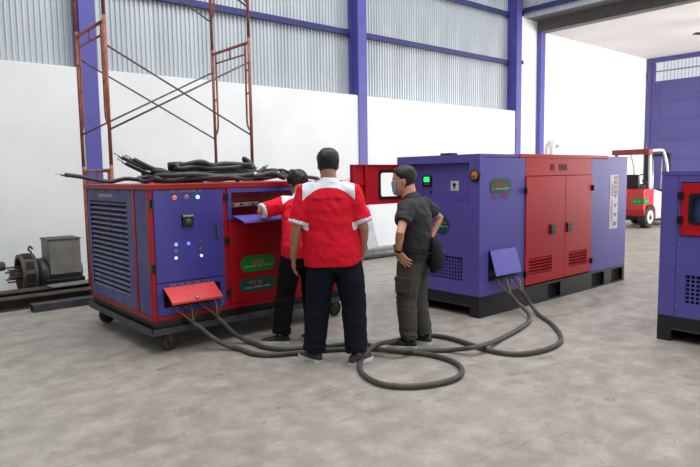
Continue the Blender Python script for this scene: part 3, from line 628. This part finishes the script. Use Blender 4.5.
mb = MB(); mb.loft([[V((x, y, z)) for x, z in ((.62, .6), (.62, 1.02), (1.0, .96), (1.55, .86), (1.55, .22), (.82, .22), (.78, .5))] for y in (.02, .98)]); mb.build('body', FP, F, bevel=.015)
BX('tail_lamp', BLACKM, F, -.012, .01, .62, .8, .72, .88); BX('tail_lamp', BLACKM, F, -.012, .01, .2, .36, .72, .88) if 0 else None
sticker('sticker', GREENS, F, (-.004, .16, .72), -EY, EZ, .15, .08, .06, [(PRINTW, -.1, -.02, .2, .03, 7)])
sticker('sticker', GREENS, F, (.13, -.002, .72), EX, EZ, .13, .08, .03, [(PRINTW, -.09, -.02, .18, .03, 7)])
def wheel(x, y, r, wd):
    mb = MB().lathe((x, y, r), (0, 1, 0), [(0, r*.5), (.0, r*.85), (.03, r), (wd-.03, r), (wd, r*.85), (wd, r*.5)], 26); o = mb.build('tyre', mat('tyre_rubber', (38, 37, 38), .75), F, True)
    MB().lathe((x, y-.004, r), (0, 1, 0), [(.0, r*.3), (-.0, r*.62), (wd*.5, r*.6)], 22).build('rim', FW, o, True)
    MB().lathe((x, y-.015, r), (0, 1, 0), [(0, r*.2), (.03, r*.42), (.04, r*.42)], 16).build('hub', BLACKM, o, True)
wheel(.37, -.02, .29, .22); wheel(.37, .8, .29, .22); wheel(1.75, -.05, .33, .25); wheel(1.75, .8, .33, .25)
mb = MB(); mb.tube(catmull([(.45, .05, 1.0), (.42, .05, 1.7), (.42, .05, 2.02)], 6), .04, 10); mb.build('guard_post', FW, F, True)
mb = MB(); mb.tube(catmull([(.45, .95, 1.0), (.42, .95, 1.7), (.42, .95, 2.02)], 6), .04, 10); mb.build('guard_post', mat('guard_dark', (70, 80, 74), .5), F, True)
for y, mm in ((.05, FW), (.95, FW)): MB().tube(catmull([(.42, y, 2.02), (1.0, y, 2.05), (1.25, y, 2.0), (1.5, y, 1.6), (1.62, y, .9)], 8), .035, 10).build('guard_rail', mm, F, True)
mb = MB(); mb.box(.2, .42, -.02, .98, 1.93, 2.07); mb.build('guard_crossbar', mat('guard_redbrown', (150, 58, 46), .5, rgb2=(120, 46, 40), scale=8), F, bevel=.02)
for k in range(5): BX('guard_bar', BLACK, F, .5+k*.16, .54+k*.16, .08, .92, 2.01, 2.04)
mb = MB(); mb.box(.1, .62, .2, .7, 1.02, 1.13); mb.build('seat', BLACKM, F, bevel=.03)
mb = MB(); mb.obox((.1, .42, 1.24), (.05, 0, .0), (0, .25, 0), (-.03, 0, .17)); mb.build('seat_back', BLACKM, F, bevel=.03)
MB().tube([(.18, .62, 1.05), (.18, .62, 1.75)], .025, 8).build('lamp_pole', BLACK, F); MB().lathe((.1, .62, 1.76), (1, 0, 0), [(0, .05), (.02, .085), (.1, .08), (.14, .04)]).build('work_lamp', mat('lamp_rust', (110, 62, 50), .5), F, True)
MB().tube([(1.3, .5, .9), (1.05, .5, 1.25)], .022, 8).build('steering_column', BLACK, F)
MB().tube([V((1.04+.05*sin(t), .5+.17*cos(t), 1.27+.14*sin(t))) for t in [2*pi*k/16 for k in range(16)]], .015, 6, closed=True).build('steering_wheel', BLACKM, F, True)
mb = MB(); mb.box(1.9, 2.02, .16, .26, .1, 2.0); mb.box(1.9, 2.02, .74, .84, .1, 2.0); mb.box(1.92, 2.0, .26, .74, 1.9, 1.98); mb.box(1.92, 2.0, .26, .74, .9, .98); mb.build('mast', BLACK, F)
for y in (.36, .62): MB().cyl((1.95, y, .2), (1.95, y, 1.85), .03, n=10).build('lift_ram', SILVER, F, True)
mb = MB(); mb.box(2.04, 2.1, .1, .9, .1, .6); mb.build('carriage', BLACK, F)
for y in (.25, .7): BX('fork', BLACK, F, 2.1, 3.1, y-.05, y+.05, .06, .1)

# ================================================================== PEOPLE
SKIN = mat('skin_tan', (176, 124, 96), .5, rgb2=(164, 112, 86), scale=9); SKINL = mat('skin_light', (204, 150, 122), .5, rgb2=(192, 138, 110), scale=9)
HAIRB = mat('hair_black', (20, 18, 18), .55, rgb2=(12, 11, 11), scale=60, stretch=(1, 1, .2)); HAIRG = mat('hair_greying', (40, 34, 30), .6, rgb2=(18, 16, 15), scale=30, stretch=(1, 1, .3))
SHIRTR = mat('shirt_red', (214, 16, 42), .85, spec=.25, rgb2=(204, 12, 38), scale=5); SHIRTW = mat('shirt_white', (226, 230, 240), .8)
POLO = mat('polo_black', (34, 32, 35), .75, rgb2=(28, 26, 29), scale=8); POLOT = mat('polo_trim', (190, 188, 186), .8)
JEANS = mat('dark_jeans', (17, 22, 34), .9, spec=.2, rgb2=(12, 16, 26), scale=12); BLKTR = mat('black_trousers', (14, 14, 18), .9, spec=.2); CARGO = mat('olive_grey_cargo', (70, 66, 60), .9, rgb2=(58, 55, 50), scale=10)
SHOEB = mat('shoe_black', (26, 26, 28), .6); SHOEG = mat('shoe_grey', (58, 58, 62), .7); SOLE = mat('sole_white', (214, 212, 208), .6)
EYEW = mat('eye_white', (230, 228, 224), .3); EYED = mat('iris_dark', (30, 20, 16), .2); LIP = mat('lips', (150, 84, 78), .5); MASKM = mat('mask_blue', (132, 176, 208), .8); GLOVE = mat('dark_glove', (40, 42, 52), .8)

def rings_of(pts, rad, ref, n=16):
    pts = [V(p) for p in pts]; out = []; N = len(pts); u = V(ref)
    for i, p in enumerate(pts):
        t = (pts[min(i+1, N-1)]-pts[max(i-1, 0)]).normalized()
        u = (u-t*u.dot(t)).normalized(); v = t.cross(u)
        ru, rv = rad[i] if isinstance(rad[i], tuple) else (rad[i], rad[i])
        out.append([p+u*ru*cos(2*pi*k/n)+v*rv*sin(2*pi*k/n) for k in range(n)])
    return out
def limb(mb, pts, rad, ref=(1, 0, 0), n=16, round_ends=True):
    pts = [V(p) for p in pts]; R = [r if isinstance(r, tuple) else (r, r) for r in rad]
    if round_ends:
        t0 = (pts[0]-pts[1]).normalized(); t1 = (pts[-1]-pts[-2]).normalized(); a = min(R[0]); b = min(R[-1])
        pts = [pts[0]+t0*a*.7, pts[0]+t0*a*.4]+pts+[pts[-1]+t1*b*.4, pts[-1]+t1*b*.7]
        R = [(R[0][0]*.4, R[0][1]*.4), (R[0][0]*.82, R[0][1]*.82)]+R+[(R[-1][0]*.82, R[-1][1]*.82), (R[-1][0]*.4, R[-1][1]*.4)]
    mb.loft(rings_of(pts, R, ref, n)); return mb
def hand(mb, wr, f, nrm, t, curl=.3, spread=.12):
    wr, f = V(wr), V(f).normalized(); t = V(t); t = (t-f*t.dot(f)).normalized(); nrm = V(nrm); nrm = (nrm-f*nrm.dot(f)-t*nrm.dot(t)).normalized()
    limb(mb, [wr-f*.02, wr+f*.02, wr+f*.055, wr+f*.085], [(.024, .019), (.031, .017), (.039, .0155), (.038, .013)], t)
    for i, ln in enumerate((.074, .082, .076, .06)):
        off = .0295-.0195*i; b = wr+f*(.083 if i in (1, 2) else .077)+t*off
        d = (f+t*(spread*(1.5-i)*.8)-nrm*.05).normalized(); p = [b-d*.015, b]
        for k, fr in enumerate((.42, .32, .26)):
            d = (d*cos(curl)-nrm*sin(curl)).normalized(); p.append(p[-1]+d*ln*fr)
        limb(mb, p, [.0095, .0095, .009, .0082, .0068], t, 10)
    b = wr+f*.025+t*.022-nrm*.004; d = (f*.75+t*.75-nrm*.2).normalized(); d2 = (f*.95+t*.3-nrm*.25).normalized()
    limb(mb, [b, b+d*.035, b+d*.035+d2*.03, b+d*.035+d2*.055], [.0135, .0125, .0105, .008], nrm, 10)
HEADT = [(-.118, .020, .070, .030), (-.112, .036, .084, .018), (-.095, .050, .093, -.004), (-.065, .061, .097, -.036), (-.035, .067, .095, -.068), (0, .072, .092, -.087), (.03, .075, .094, -.096), (.06, .074, .091, -.095), (.085, .066, .076, -.082), (.104, .047, .050, -.058), (.114, .024, .022, -.03), (.117, .008, .005, -.012)]
def head_at(th, z, off=0):
    T = HEADT; i = 0
    while i < len(T)-2 and z > T[i+1][0]: i += 1
    k = max(0, min(1, (z-T[i][0])/(T[i+1][0]-T[i][0]))); a, f, b = (T[i][j]*(1-k)+T[i+1][j]*k for j in (1, 2, 3))
    yc, ry = (f+b)/2, (f-b)/2; s, c = sin(th), cos(th)   # th = 0 front
    e = .88
    sx = math.copysign(abs(s)**e, s); cy = math.copysign(abs(c)**e, c)
    p = V((a*sx, yc+ry*cy, z)); o = V((s, c, .0))
    up_ = max(0, (z-.05)/.067); o = (o*(1-up_*.85)+V((0, 0, 1))*up_).normalized()
    return p+o*off
def remesh(mb, voxel, smooth, name):
    bmesh.ops.recalc_face_normals(mb.bm, faces=mb.bm.faces); bmesh.ops.triangulate(mb.bm, faces=[f for f in mb.bm.faces if len(f.verts) > 4])
    me = bpy.data.meshes.new('tmp'); mb.bm.to_mesh(me); mb.bm.free(); o = bpy.data.objects.new('tmp', me); col.objects.link(o)
    md = o.modifiers.new('r', 'REMESH'); md.mode = 'VOXEL'; md.voxel_size = voxel; md.use_smooth_shade = True
    if smooth: sm = o.modifiers.new('s', 'SMOOTH'); sm.factor = .5; sm.iterations = smooth
    dg = bpy.context.evaluated_depsgraph_get(); out = bpy.data.meshes.new_from_object(o.evaluated_get(dg)); out.name = name
    bpy.data.objects.remove(o, do_unlink=True); return out
def folds(me, amp, fn):
    vs_ = [(v.co.copy(), v.normal.copy()) for v in me.vertices]
    for v, (c, n) in zip(me.vertices, vs_): v.co = c+n*(amp*fn(c))
def ridged(c, s):
    return 1-2*abs(noise.noise(c*s))-.5
def split_build(me, classes, classify, parent, bname):
    """cut one garment mesh into its differently coloured pieces: first class is the part, others its sub-parts"""
    groups = {k: [] for k in classes}
    for p in me.polygons: groups[classify(p.center)].append(p.index)
    first = None
    for k, (nm, m_) in classes.items():
        if not groups[k]: continue
        idx = {}; vv = []; ff = []
        for pi_ in groups[k]:
            f = []
            for vi in me.polygons[pi_].vertices:
                if vi not in idx: idx[vi] = len(vv); vv.append(me.vertices[vi].co[:])
                f.append(idx[vi])
            ff.append(f)
        m2 = bpy.data.meshes.new(nm); m2.from_pydata(vv, [], ff); m2.materials.append(m_); m2.polygons.foreach_set('use_smooth', [True]*len(ff))
        o = bpy.data.objects.new(nm, m2); col.objects.link(o); o.parent = first or parent
        first = first or o
    return first
def mesh_obj(name, me, m_, parent):
    me.materials.clear(); me.materials.append(m_); me.polygons.foreach_set('use_smooth', [True]*len(me.polygons))
    o = bpy.data.objects.new(name, me); col.objects.link(o); o.parent = parent; return o

def shoe(parent, pos, yaw, m_, ln=.27):
    Mt = Matrix.Translation(V(pos)) @ Matrix.Rotation(yaw, 4, 'Z')
    sec = [(-.075, .026, .05, .07), (-.06, .036, .08, .085), (-.02, .039, .095, .095), (.03, .040, .082, .08), (.08, .045, .062, .062), (.13, .047, .05, .05), (.165, .040, .042, .042), (.19, .022, .034, .034)]
    k = ln/.27; mb = MB(); rings = []
    for y, hw, h, _ in sec:
        rings.append([Mt @ V((hw*k*x_, y*k, .018+(h-.018)*z_)) for x_, z_ in ((-1, 0), (-1.0, .35), (-.85, .7), (-.5, .95), (0, 1), (.5, .95), (.85, .7), (1.0, .35), (1, 0))])
    mb.loft(rings); o = mb.build('shoe', m_, parent, True)
    mb = MB(); out = [Mt @ V((s_*(hw+.004)*k, y*k, 0)) for s_, L_ in ((1, sec), (-1, sec[::-1])) for y, hw, _, _ in L_]
    mb.prism(out, (0, 0, .026)); mb.build('sole', SOLE, o)

def person(label, loc, az, P):
    root = tag(empty('person', loc, az-pi/2), label, 'person'); sk = P['skin']
    # ---- continuous body
    mb = MB(); S = [V(s[:3]) for s in P['spine']]
    limb(mb, S, [(s[3], s[4]) for s in P['spine']])
    nb = S[-1]; hc = V(P['head']); hr = P.get('headrot', (0, 0, 0)); hs = P.get('hs', 1)
    Mh = Matrix.Translation(hc) @ Matrix.Rotation(hr[2], 4, 'Z') @ Matrix.Rotation(hr[0], 4, 'X') @ Matrix.Rotation(hr[1], 4, 'Y') @ Matrix.Scale(hs, 4)
    limb(mb, [nb-V((0, 0, .03)), nb.lerp(Mh @ V((0, -.02, -.06)), .5), Mh @ V((0, -.02, -.05))], [(.07, .066), (.063, .062), (.06, .062)])
    mb.loft([[Mh @ head_at(-2*pi*k/28, r[0]) for k in range(28)] for r in HEADT])
    limb(mb, [Mh @ V((0, .090, .028)), Mh @ V((0, .104, -.005)), Mh @ V((0, .108, -.022))], [(.007, .007), (.011, .010), (.016, .010)], n=10)
    for s_ in (-1, 1):
        mb.loft([[Mh @ V((s_*(.070+.012*q), -.002-.010*q+.018*(1-.15*q)*cos(t), -.008+.032*(1-.15*q)*sin(t))) for t in [2*pi*k/12 for k in range(12)]] for q in (0, .6, 1.0)])
    for sd, nm in ((-1, 'L'), (1, 'R')):
        A_ = [V(p) for p in P['arm'+nm]]; sh, el, wr = A_
        limb(mb, [sh, sh.lerp(el, .35), sh.lerp(el, .75), el, el.lerp(wr, .3), el.lerp(wr, .75), wr], [P['ar']*1.1, P['ar'], P['ar']*.88, P['ar']*.84, P['ar']*.86, P['ar']*.66, (.029, .024)], n=14)
        if nm not in P.get('gloves', ''): hand(mb, wr, *P['hand'+nm])
        hp, kn, an = [V(p) for p in P['leg'+nm]]
        limb(mb, [hp, hp.lerp(kn, .5), kn, kn.lerp(an, .35), an], [.08, .07, .05, .052, .036], n=12)
    me = remesh(mb, .0062, 3, 'body'); mesh_obj('body', me, sk, root)
    for nm in P.get('gloves', ''):
        mb = MB(); wr = V(P['arm'+nm][2]); hand(mb, wr, *P['hand'+nm]); mesh_obj('glove', remesh(mb, .0055, 1, 'glove'), GLOVE, root)
    # ---- face
    for s_ in (-1, 1):
        e = MB().ball((0, 0, 0), .0125*hs, n=12).build('eye', EYEW, root, True); e.location = Mh @ V((s_*.031, .080, .004))
        ir = MB().ball((0, 0, 0), .0065*hs, n=10).build('iris', EYED, e, True); ir.location = (Mh.to_3x3() @ V((0, .0085, 0)))
        mb = MB(); mb.tube([Mh @ (head_at(s_*(.22+.09*k), .026+.004*sin(k*.8), .003)) for k in range(5)], [.002, .004, .004, .003, .0015], 6); mb.build('eyebrow', P['hairm'], root, True)
    mb = MB(); mb.tube([Mh @ head_at(-.28+.56*k/6, -.062-.003*cos(pi*(k/6-.5)), .001) for k in range(7)], [.002, .005, .006, .0065, .006, .005, .002], 8); mb.build('mouth', LIP, root, True)
    # ---- hair
    zf, zs_, zb, th = P['hair']
    def zmin(t):
        t = abs(t); return zf if t < .8 else zf+(zs_-zf)*(t-.8)/.7 if t < 1.5 else zs_+(zb-zs_)*min(1, (t-1.5)/.8)**.8
    mb = MB(); NT, NZ = 56, 26; grid = []
    for j in range(NZ+1):
        row = []
        for i in range(NT):
            t = -pi+2*pi*i/NT; z0 = zmin(t); q = j/NZ; z = z0+(.1168-z0)*q
            edge = min(1, q*2.6); nz = noise.noise(V((cos(t)*3, sin(t)*3, z*30)))*.45+noise.noise(V((i*.9, j*.5, 3)))*.35
            row.append(mb.bm.verts.new(Mh @ head_at(t, z, .001+th*edge*(1+nz))))
        grid.append(row)
    for j in range(NZ):
        for i in range(NT): mb.bm.faces.new((grid[j][i], grid[j][(i+1) % NT], grid[j+1][(i+1) % NT], grid[j+1][i]))
    mb.bm.faces.new(grid[-1]); mb.build('hair', P['hairm'], root, True)
    # ---- shirt
    mb = MB(); SH = P['shirt']; limb(mb, [s[:3] for s in SH], [(s[3], s[4]) for s in SH], n=24, round_ends=False)
    slv = []
    for nm in 'LR':
        sh, el, wr = [V(p) for p in P['arm'+nm]]; e = sh.lerp(el, P['slv'][0]); r0, r1 = P['slv'][1:]
        inn = sh+(V(SH[-3][:3])-sh)*.45
        limb(mb, [inn, sh, sh.lerp(e, .5), e], [r0*.95, r0, (r0+r1)/2, r1], n=18, round_ends=False); slv.append((e, (e-sh).normalized(), r1))
    me = remesh(mb, .0085, 5, 'shirt')
    def sf(c): return .55*ridged(V((c.x*.8, c.y, c.z*1.6)), 6.5)+.45*ridged(V((c.x+c.z*.9, c.y, c.z*.6-c.x*.5)), 11)+.4*noise.noise(c*4)
    folds(me, P.get('fold', .011), sf)
    top = V(SH[-1][:3]); dn = (V(SH[-4][:3])-top).normalized(); lat = V((1, 0, 0)); lat = (lat-dn*lat.dot(dn)).normalized()
    def cls(c):
        for e, d, r1 in slv:
            q = c-e
            if -.026 < q.dot(d) < .03 and (q-d*q.dot(d)).length < r1*1.3: return 'cuff' + ('L' if e.x < top.x else 'R')
        q = c-top; lx, dz = abs(q.dot(lat)-0), q.dot(dn)
        lim = .062+1.9*max(0, lx-.05)**1.6
        if lx < .205 and dz < lim and P['yoke']: return 'yoke'
        return 'shirt'
    mats = {'shirt': ('shirt', P['sm']), 'yoke': ('yoke', SHIRTW), 'cuffL': ('sleeve_cuff', P['cuffm']), 'cuffR': ('sleeve_cuff', P['cuffm'])}
    so = split_build(me, mats, cls, root, 'shirt')
    ax = (V(SH[-1][:3])-V(SH[-2][:3])).normalized(); c0 = V(SH[-1][:3])
    mb = MB(); R = rings_of([c0-ax*.024, c0-ax*.002, c0+ax*.014, c0+ax*.018, c0+ax*.0, c0-ax*.02], [(.092, .086), (.078, .076), (.069, .067), (.064, .062), (.066, .064), (.07, .07)], (1, 0, 0), 22); R.append(R[0]); mb.loft(R, cap=False)
    co = mb.build('collar', P['colm'], so, True)
    if P['colm'] is POLO: MB().tube(rings_of([c0-ax*.0225], [(.0925, .0865)], (1, 0, 0), 28)[0], .0028, 6, closed=True).build('collar_stripe', POLOT, root, True)
    # ---- trousers
    mb = MB(); T = P['waist']; limb(mb, [s[:3] for s in T], [(s[3], s[4]) for s in T], n=20, round_ends=False)
    r = P['tr']
    for nm in 'LR':
        hp, kn, an = [V(p) for p in P['leg'+nm]]; an = V((an.x, an.y, .085))
        limb(mb, [hp, hp.lerp(kn, .45), kn, kn.lerp(an, .5), kn.lerp(an, .88), an], [(r[0], r[0]*1.08), (r[1], r[1]*1.08), r[2], r[3], r[4], r[4]*.97], n=18, round_ends=False)
    me = remesh(mb, .009, 5, 'trousers')
    def tf(c):
        kz = math.exp(-((c.z-.45)/.1)**2)+1.3*math.exp(-((c.z-.12)/.07)**2)+.5
        return kz*(.6*ridged(V((c.x*.7, c.y*.7, c.z*1.7)), 9)+.4*noise.noise(c*7))
    folds(me, .010, tf); to = mesh_obj('trousers', me, P['tm'], root)
    for nm, yw in (('L', P['feet'][0]), ('R', P['feet'][1])):
        an = V(P['leg'+nm][2]); shoe(root, (an.x, an.y, 0), yw, P['shoem'], P.get('foot', .27))
    return root, so, to, Mh

# ---- man with his back turned, red and white shirt
cx = -.045
P1 = dict(skin=SKIN, hairm=HAIRB, ar=.048, headrot=(-.05, 0, .05), hs=1.05, head=(cx, .035, 1.588), hair=(.05, .0, -.07, .009), yoke=True, sm=SHIRTR, cuffm=SHIRTW, colm=SHIRTW,
 spine=[(0, 0, .86, .13, .1), (0, 0, .95, .16, .115), (cx*.5, 0, 1.1, .165, .115), (cx, 0, 1.25, .17, .11), (cx, 0, 1.36, .15, .09), (cx, .005, 1.43, .08, .065), (cx, .01, 1.46, .06, .058)],
 shirt=[(-.02, 0, .79, .228, .168), (-.022, 0, .86, .23, .17), (-.03, .01, .98, .232, .172), (-.04, .01, 1.12, .228, .162), (cx, 0, 1.25, .222, .146), (cx, 0, 1.335, .207, .13), (cx, 0, 1.395, .17, .103), (cx, .005, 1.44, .105, .08), (cx, .008, 1.462, .074, .068)],
 armL=[(-.225, 0, 1.365), (-.305, -.03, 1.085), (-.338, .05, .84)], armR=[(.135, 0, 1.365), (.228, -.03, 1.085), (.22, .11, .86)],
 handL=((-.02, .2, -1), (-1, -.35, 0), (-.2, 1, .1), .28), handR=((-.1, .35, -1), (1, -.3, 0), (0, 1, .2), .35),
 legL=[(-.105, 0, .83), (-.15, .04, .47), (-.185, .03, .08)], legR=[(.095, 0, .83), (.14, -.01, .47), (.155, -.07, .08)], feet=(radians(38), radians(-40)), slv=(.86, .088, .084),
 waist=[(-.01, 0, .74, .12, .11), (-.01, 0, .8, .195, .145), (-.015, 0, .88, .2, .15), (-.02, 0, .93, .19, .145)], tr=(.113, .116, .102, .096, .092), tm=JEANS, shoem=SHOEG)
p1, s1, t1, _ = person('man seen from behind in red shirt with white yoke and dark jeans, arms hanging', (3.005, 3.70, 0), radians(52), P1)
mb = MB(); sv = [v.co.copy() for v in s1.data.vertices if v.co.y < -.05]
rn = random.Random(4)
for i in range(26):
    x_ = cx-.125+.0096*i
    if i in (9, 16): continue
    q = min(sv, key=lambda c: (c.x-x_)**2+(c.z-1.318)**2); h_ = .004 if rn.random() > .4 else .0065
    mb.obox((x_, q.y-.001, 1.318), (.0032, 0, 0), (0, .002, 0), (0, 0, h_))
mb.build('back_print', mat('shirt_print', (120, 20, 34), .8), s1)
# ---- man leaning into the hatch
P2 = dict(skin=SKIN, hairm=HAIRB, ar=.043, headrot=(-.42, .05, .15), head=(.075, .29, 1.432), hair=(.045, -.02, -.085, .019), hs=.98, yoke=True, sm=SHIRTR, cuffm=SHIRTW, colm=SHIRTW, gloves='L',
 spine=[(0, -.02, .8, .12, .1), (0, -.02, .9, .15, .11), (.03, .03, 1.02, .15, .105), (.05, .1, 1.15, .155, .1), (.07, .16, 1.24, .14, .085), (.075, .2, 1.30, .075, .06), (.078, .22, 1.335, .056, .054)],
 shirt=[(0, -.02, .775, .19, .15), (0, -.02, .86, .192, .15), (.02, .01, .97, .19, .148), (.04, .07, 1.09, .192, .142), (.06, .13, 1.18, .19, .13), (.07, .165, 1.24, .165, .105), (.075, .195, 1.29, .1, .078), (.078, .212, 1.322, .07, .064)],
 armL=[(-.1, .16, 1.245), (-.335, .115, 1.19), (-.2, .33, 1.215)], armR=[(.24, .16, 1.23), (.36, .16, 1.0), (.27, .36, 1.08)],
 handL=((.35, 1, .08), (0, -.1, 1), (1, -.2, 0), .3), handR=((-.2, 1, .1), (.2, 0, 1), (-1, 0, 0), .35),
 legL=[(-.095, -.02, .79), (-.15, .03, .44), (-.205, 0, .08)], legR=[(.095, -.02, .79), (.09, .0, .44), (.075, -.09, .08)], feet=(radians(62), radians(15)), slv=(.98, .078, .072),
 waist=[(0, -.02, .7, .1, .1), (0, -.02, .76, .165, .13), (0, -.02, .86, .17, .135)], tr=(.105, .1, .088, .084, .082), tm=BLKTR, shoem=SHOEB, foot=.26)
person('man leaning forward to reach into the load bank hatch, red shirt and black trousers', (3.17, 4.395, 0), radians(72), P2)
# ---- man in black polo, hands on hips
P3 = dict(skin=SKINL, hairm=HAIRG, ar=.042, headrot=(-.12, 0, .2), head=(0, .075, 1.45), hair=(.07, .012, -.095, .01), hs=1.04, yoke=False, sm=POLO, cuffm=POLO, colm=POLO,
 spine=[(0, 0, .76, .12, .09), (0, 0, .85, .14, .105), (0, -.01, .98, .14, .1), (0, -.015, 1.1, .15, .1), (0, -.005, 1.22, .14, .09), (0, .02, 1.3, .07, .06), (0, .03, 1.335, .054, .054)],
 shirt=[(0, -.01, .775, .178, .15), (0, -.01, .85, .18, .15), (0, -.015, .97, .182, .142), (0, -.025, 1.09, .186, .14), (0, -.02, 1.17, .186, .132), (0, -.005, 1.23, .165, .112), (0, .01, 1.285, .1, .082), (0, .022, 1.318, .07, .066)],
 armL=[(-.175, -.01, 1.225), (-.35, -.02, 1.03), (-.235, .045, .86)], armR=[(.175, -.03, 1.225), (.345, -.13, 1.11), (.24, -.075, .93)],
 handL=((.12, -.55, -.75), (-1, -.15, -.05), (.2, .55, -.6), .16, .2), handR=((-.3, .6, -.5), (1, .3, 0), (-.2, -.6, -.6), .3),
 legL=[(-.085, 0, .75), (-.09, .03, .42), (-.095, .01, .08)], legR=[(.085, 0, .75), (.09, .0, .42), (.1, -.06, .08)], feet=(radians(12), radians(-8)), slv=(.62, .08, .075),
 waist=[(0, 0, .66, .1, .1), (0, 0, .72, .155, .13), (0, 0, .82, .16, .135)], tr=(.102, .1, .09, .083, .08), tm=CARGO, shoem=SHOEB, foot=.26, fold=.011)
p3, s3, t3, Mh = person('man in black polo shirt, blue face mask and olive cargo trousers, hands on hips', (3.78, 3.585, 0), radians(113), P3)
mb = MB(); NT, NZ = 16, 8; g_ = []
for j in range(NZ+1):
    g_.append([mb.bm.verts.new(Mh @ head_at(-1.05+2.1*i/NT, -.116+.118*j/NZ, .007+.012*math.exp(-((i-NT/2)/3.2)**2)*(.6+.4*j/NZ)+.0015*(j % 2))) for i in range(NT+1)])
for j in range(NZ):
    for i in range(NT): mb.bm.faces.new((g_[j][i], g_[j][i+1], g_[j+1][i+1], g_[j+1][i]))
mk = mb.build('face_mask', MASKM, p3, True)
for s_ in (-1, 1):
    for z_ in (-.08, -.01): MB().tube([Mh @ head_at(s_*(1.03+.13*k), z_+(.012-z_)*k/4, .006) for k in range(5)], .0016, 6).build('ear_loop', SOLE, mk, True)
w_ = V(P3['armL'][2]); ax = (w_-V(P3['armL'][1])).normalized()
MB().ring(w_-ax*.035, ax, [(0, .031), (0, .036), (.02, .036), (.02, .031)], 18).build('wrist_watch', BLACKM, p3, True)
mb = MB(); mb.box(-.205, -.185, -.06, .09, .5, .62); mb.box(-.208, -.184, -.065, .095, .605, .64); mb.build('cargo_pocket', CARGO, t3, bevel=.008)
# waist bag on his far hip, hung from a strap round the waist
bag = tag(empty('waist_bag', p3.location, p3.rotation_euler.z), 'black pouch bag worn at the back of the hip of the man in black', 'bag')
mb = MB(); R = rings_of([(.06, -.17, .66), (.06, -.185, .70), (.065, -.19, .8), (.07, -.185, .9), (.07, -.17, .96)], [(.08, .03), (.12, .06), (.125, .066), (.11, .05), (.07, .025)], (1, .15, 0), 18); mb.loft(R); mb.build('pouch', mat('bag_nylon', (24, 24, 26), .8, spec=.2), bag, True)
MB().obox((.065, -.255, .84), (.03, 0, 0), (0, .003, 0), (0, 0, .004)).build('zip', OLDSTEEL, bag)
MB().tube(catmull([(.2*sin(t), -.012+.172*cos(t), .86+.03*cos(t)) for t in [2*pi*k/12 for k in range(12)]], 4, True), .008, 6, closed=True).build('strap', MATS['bag_nylon'], bag, True)
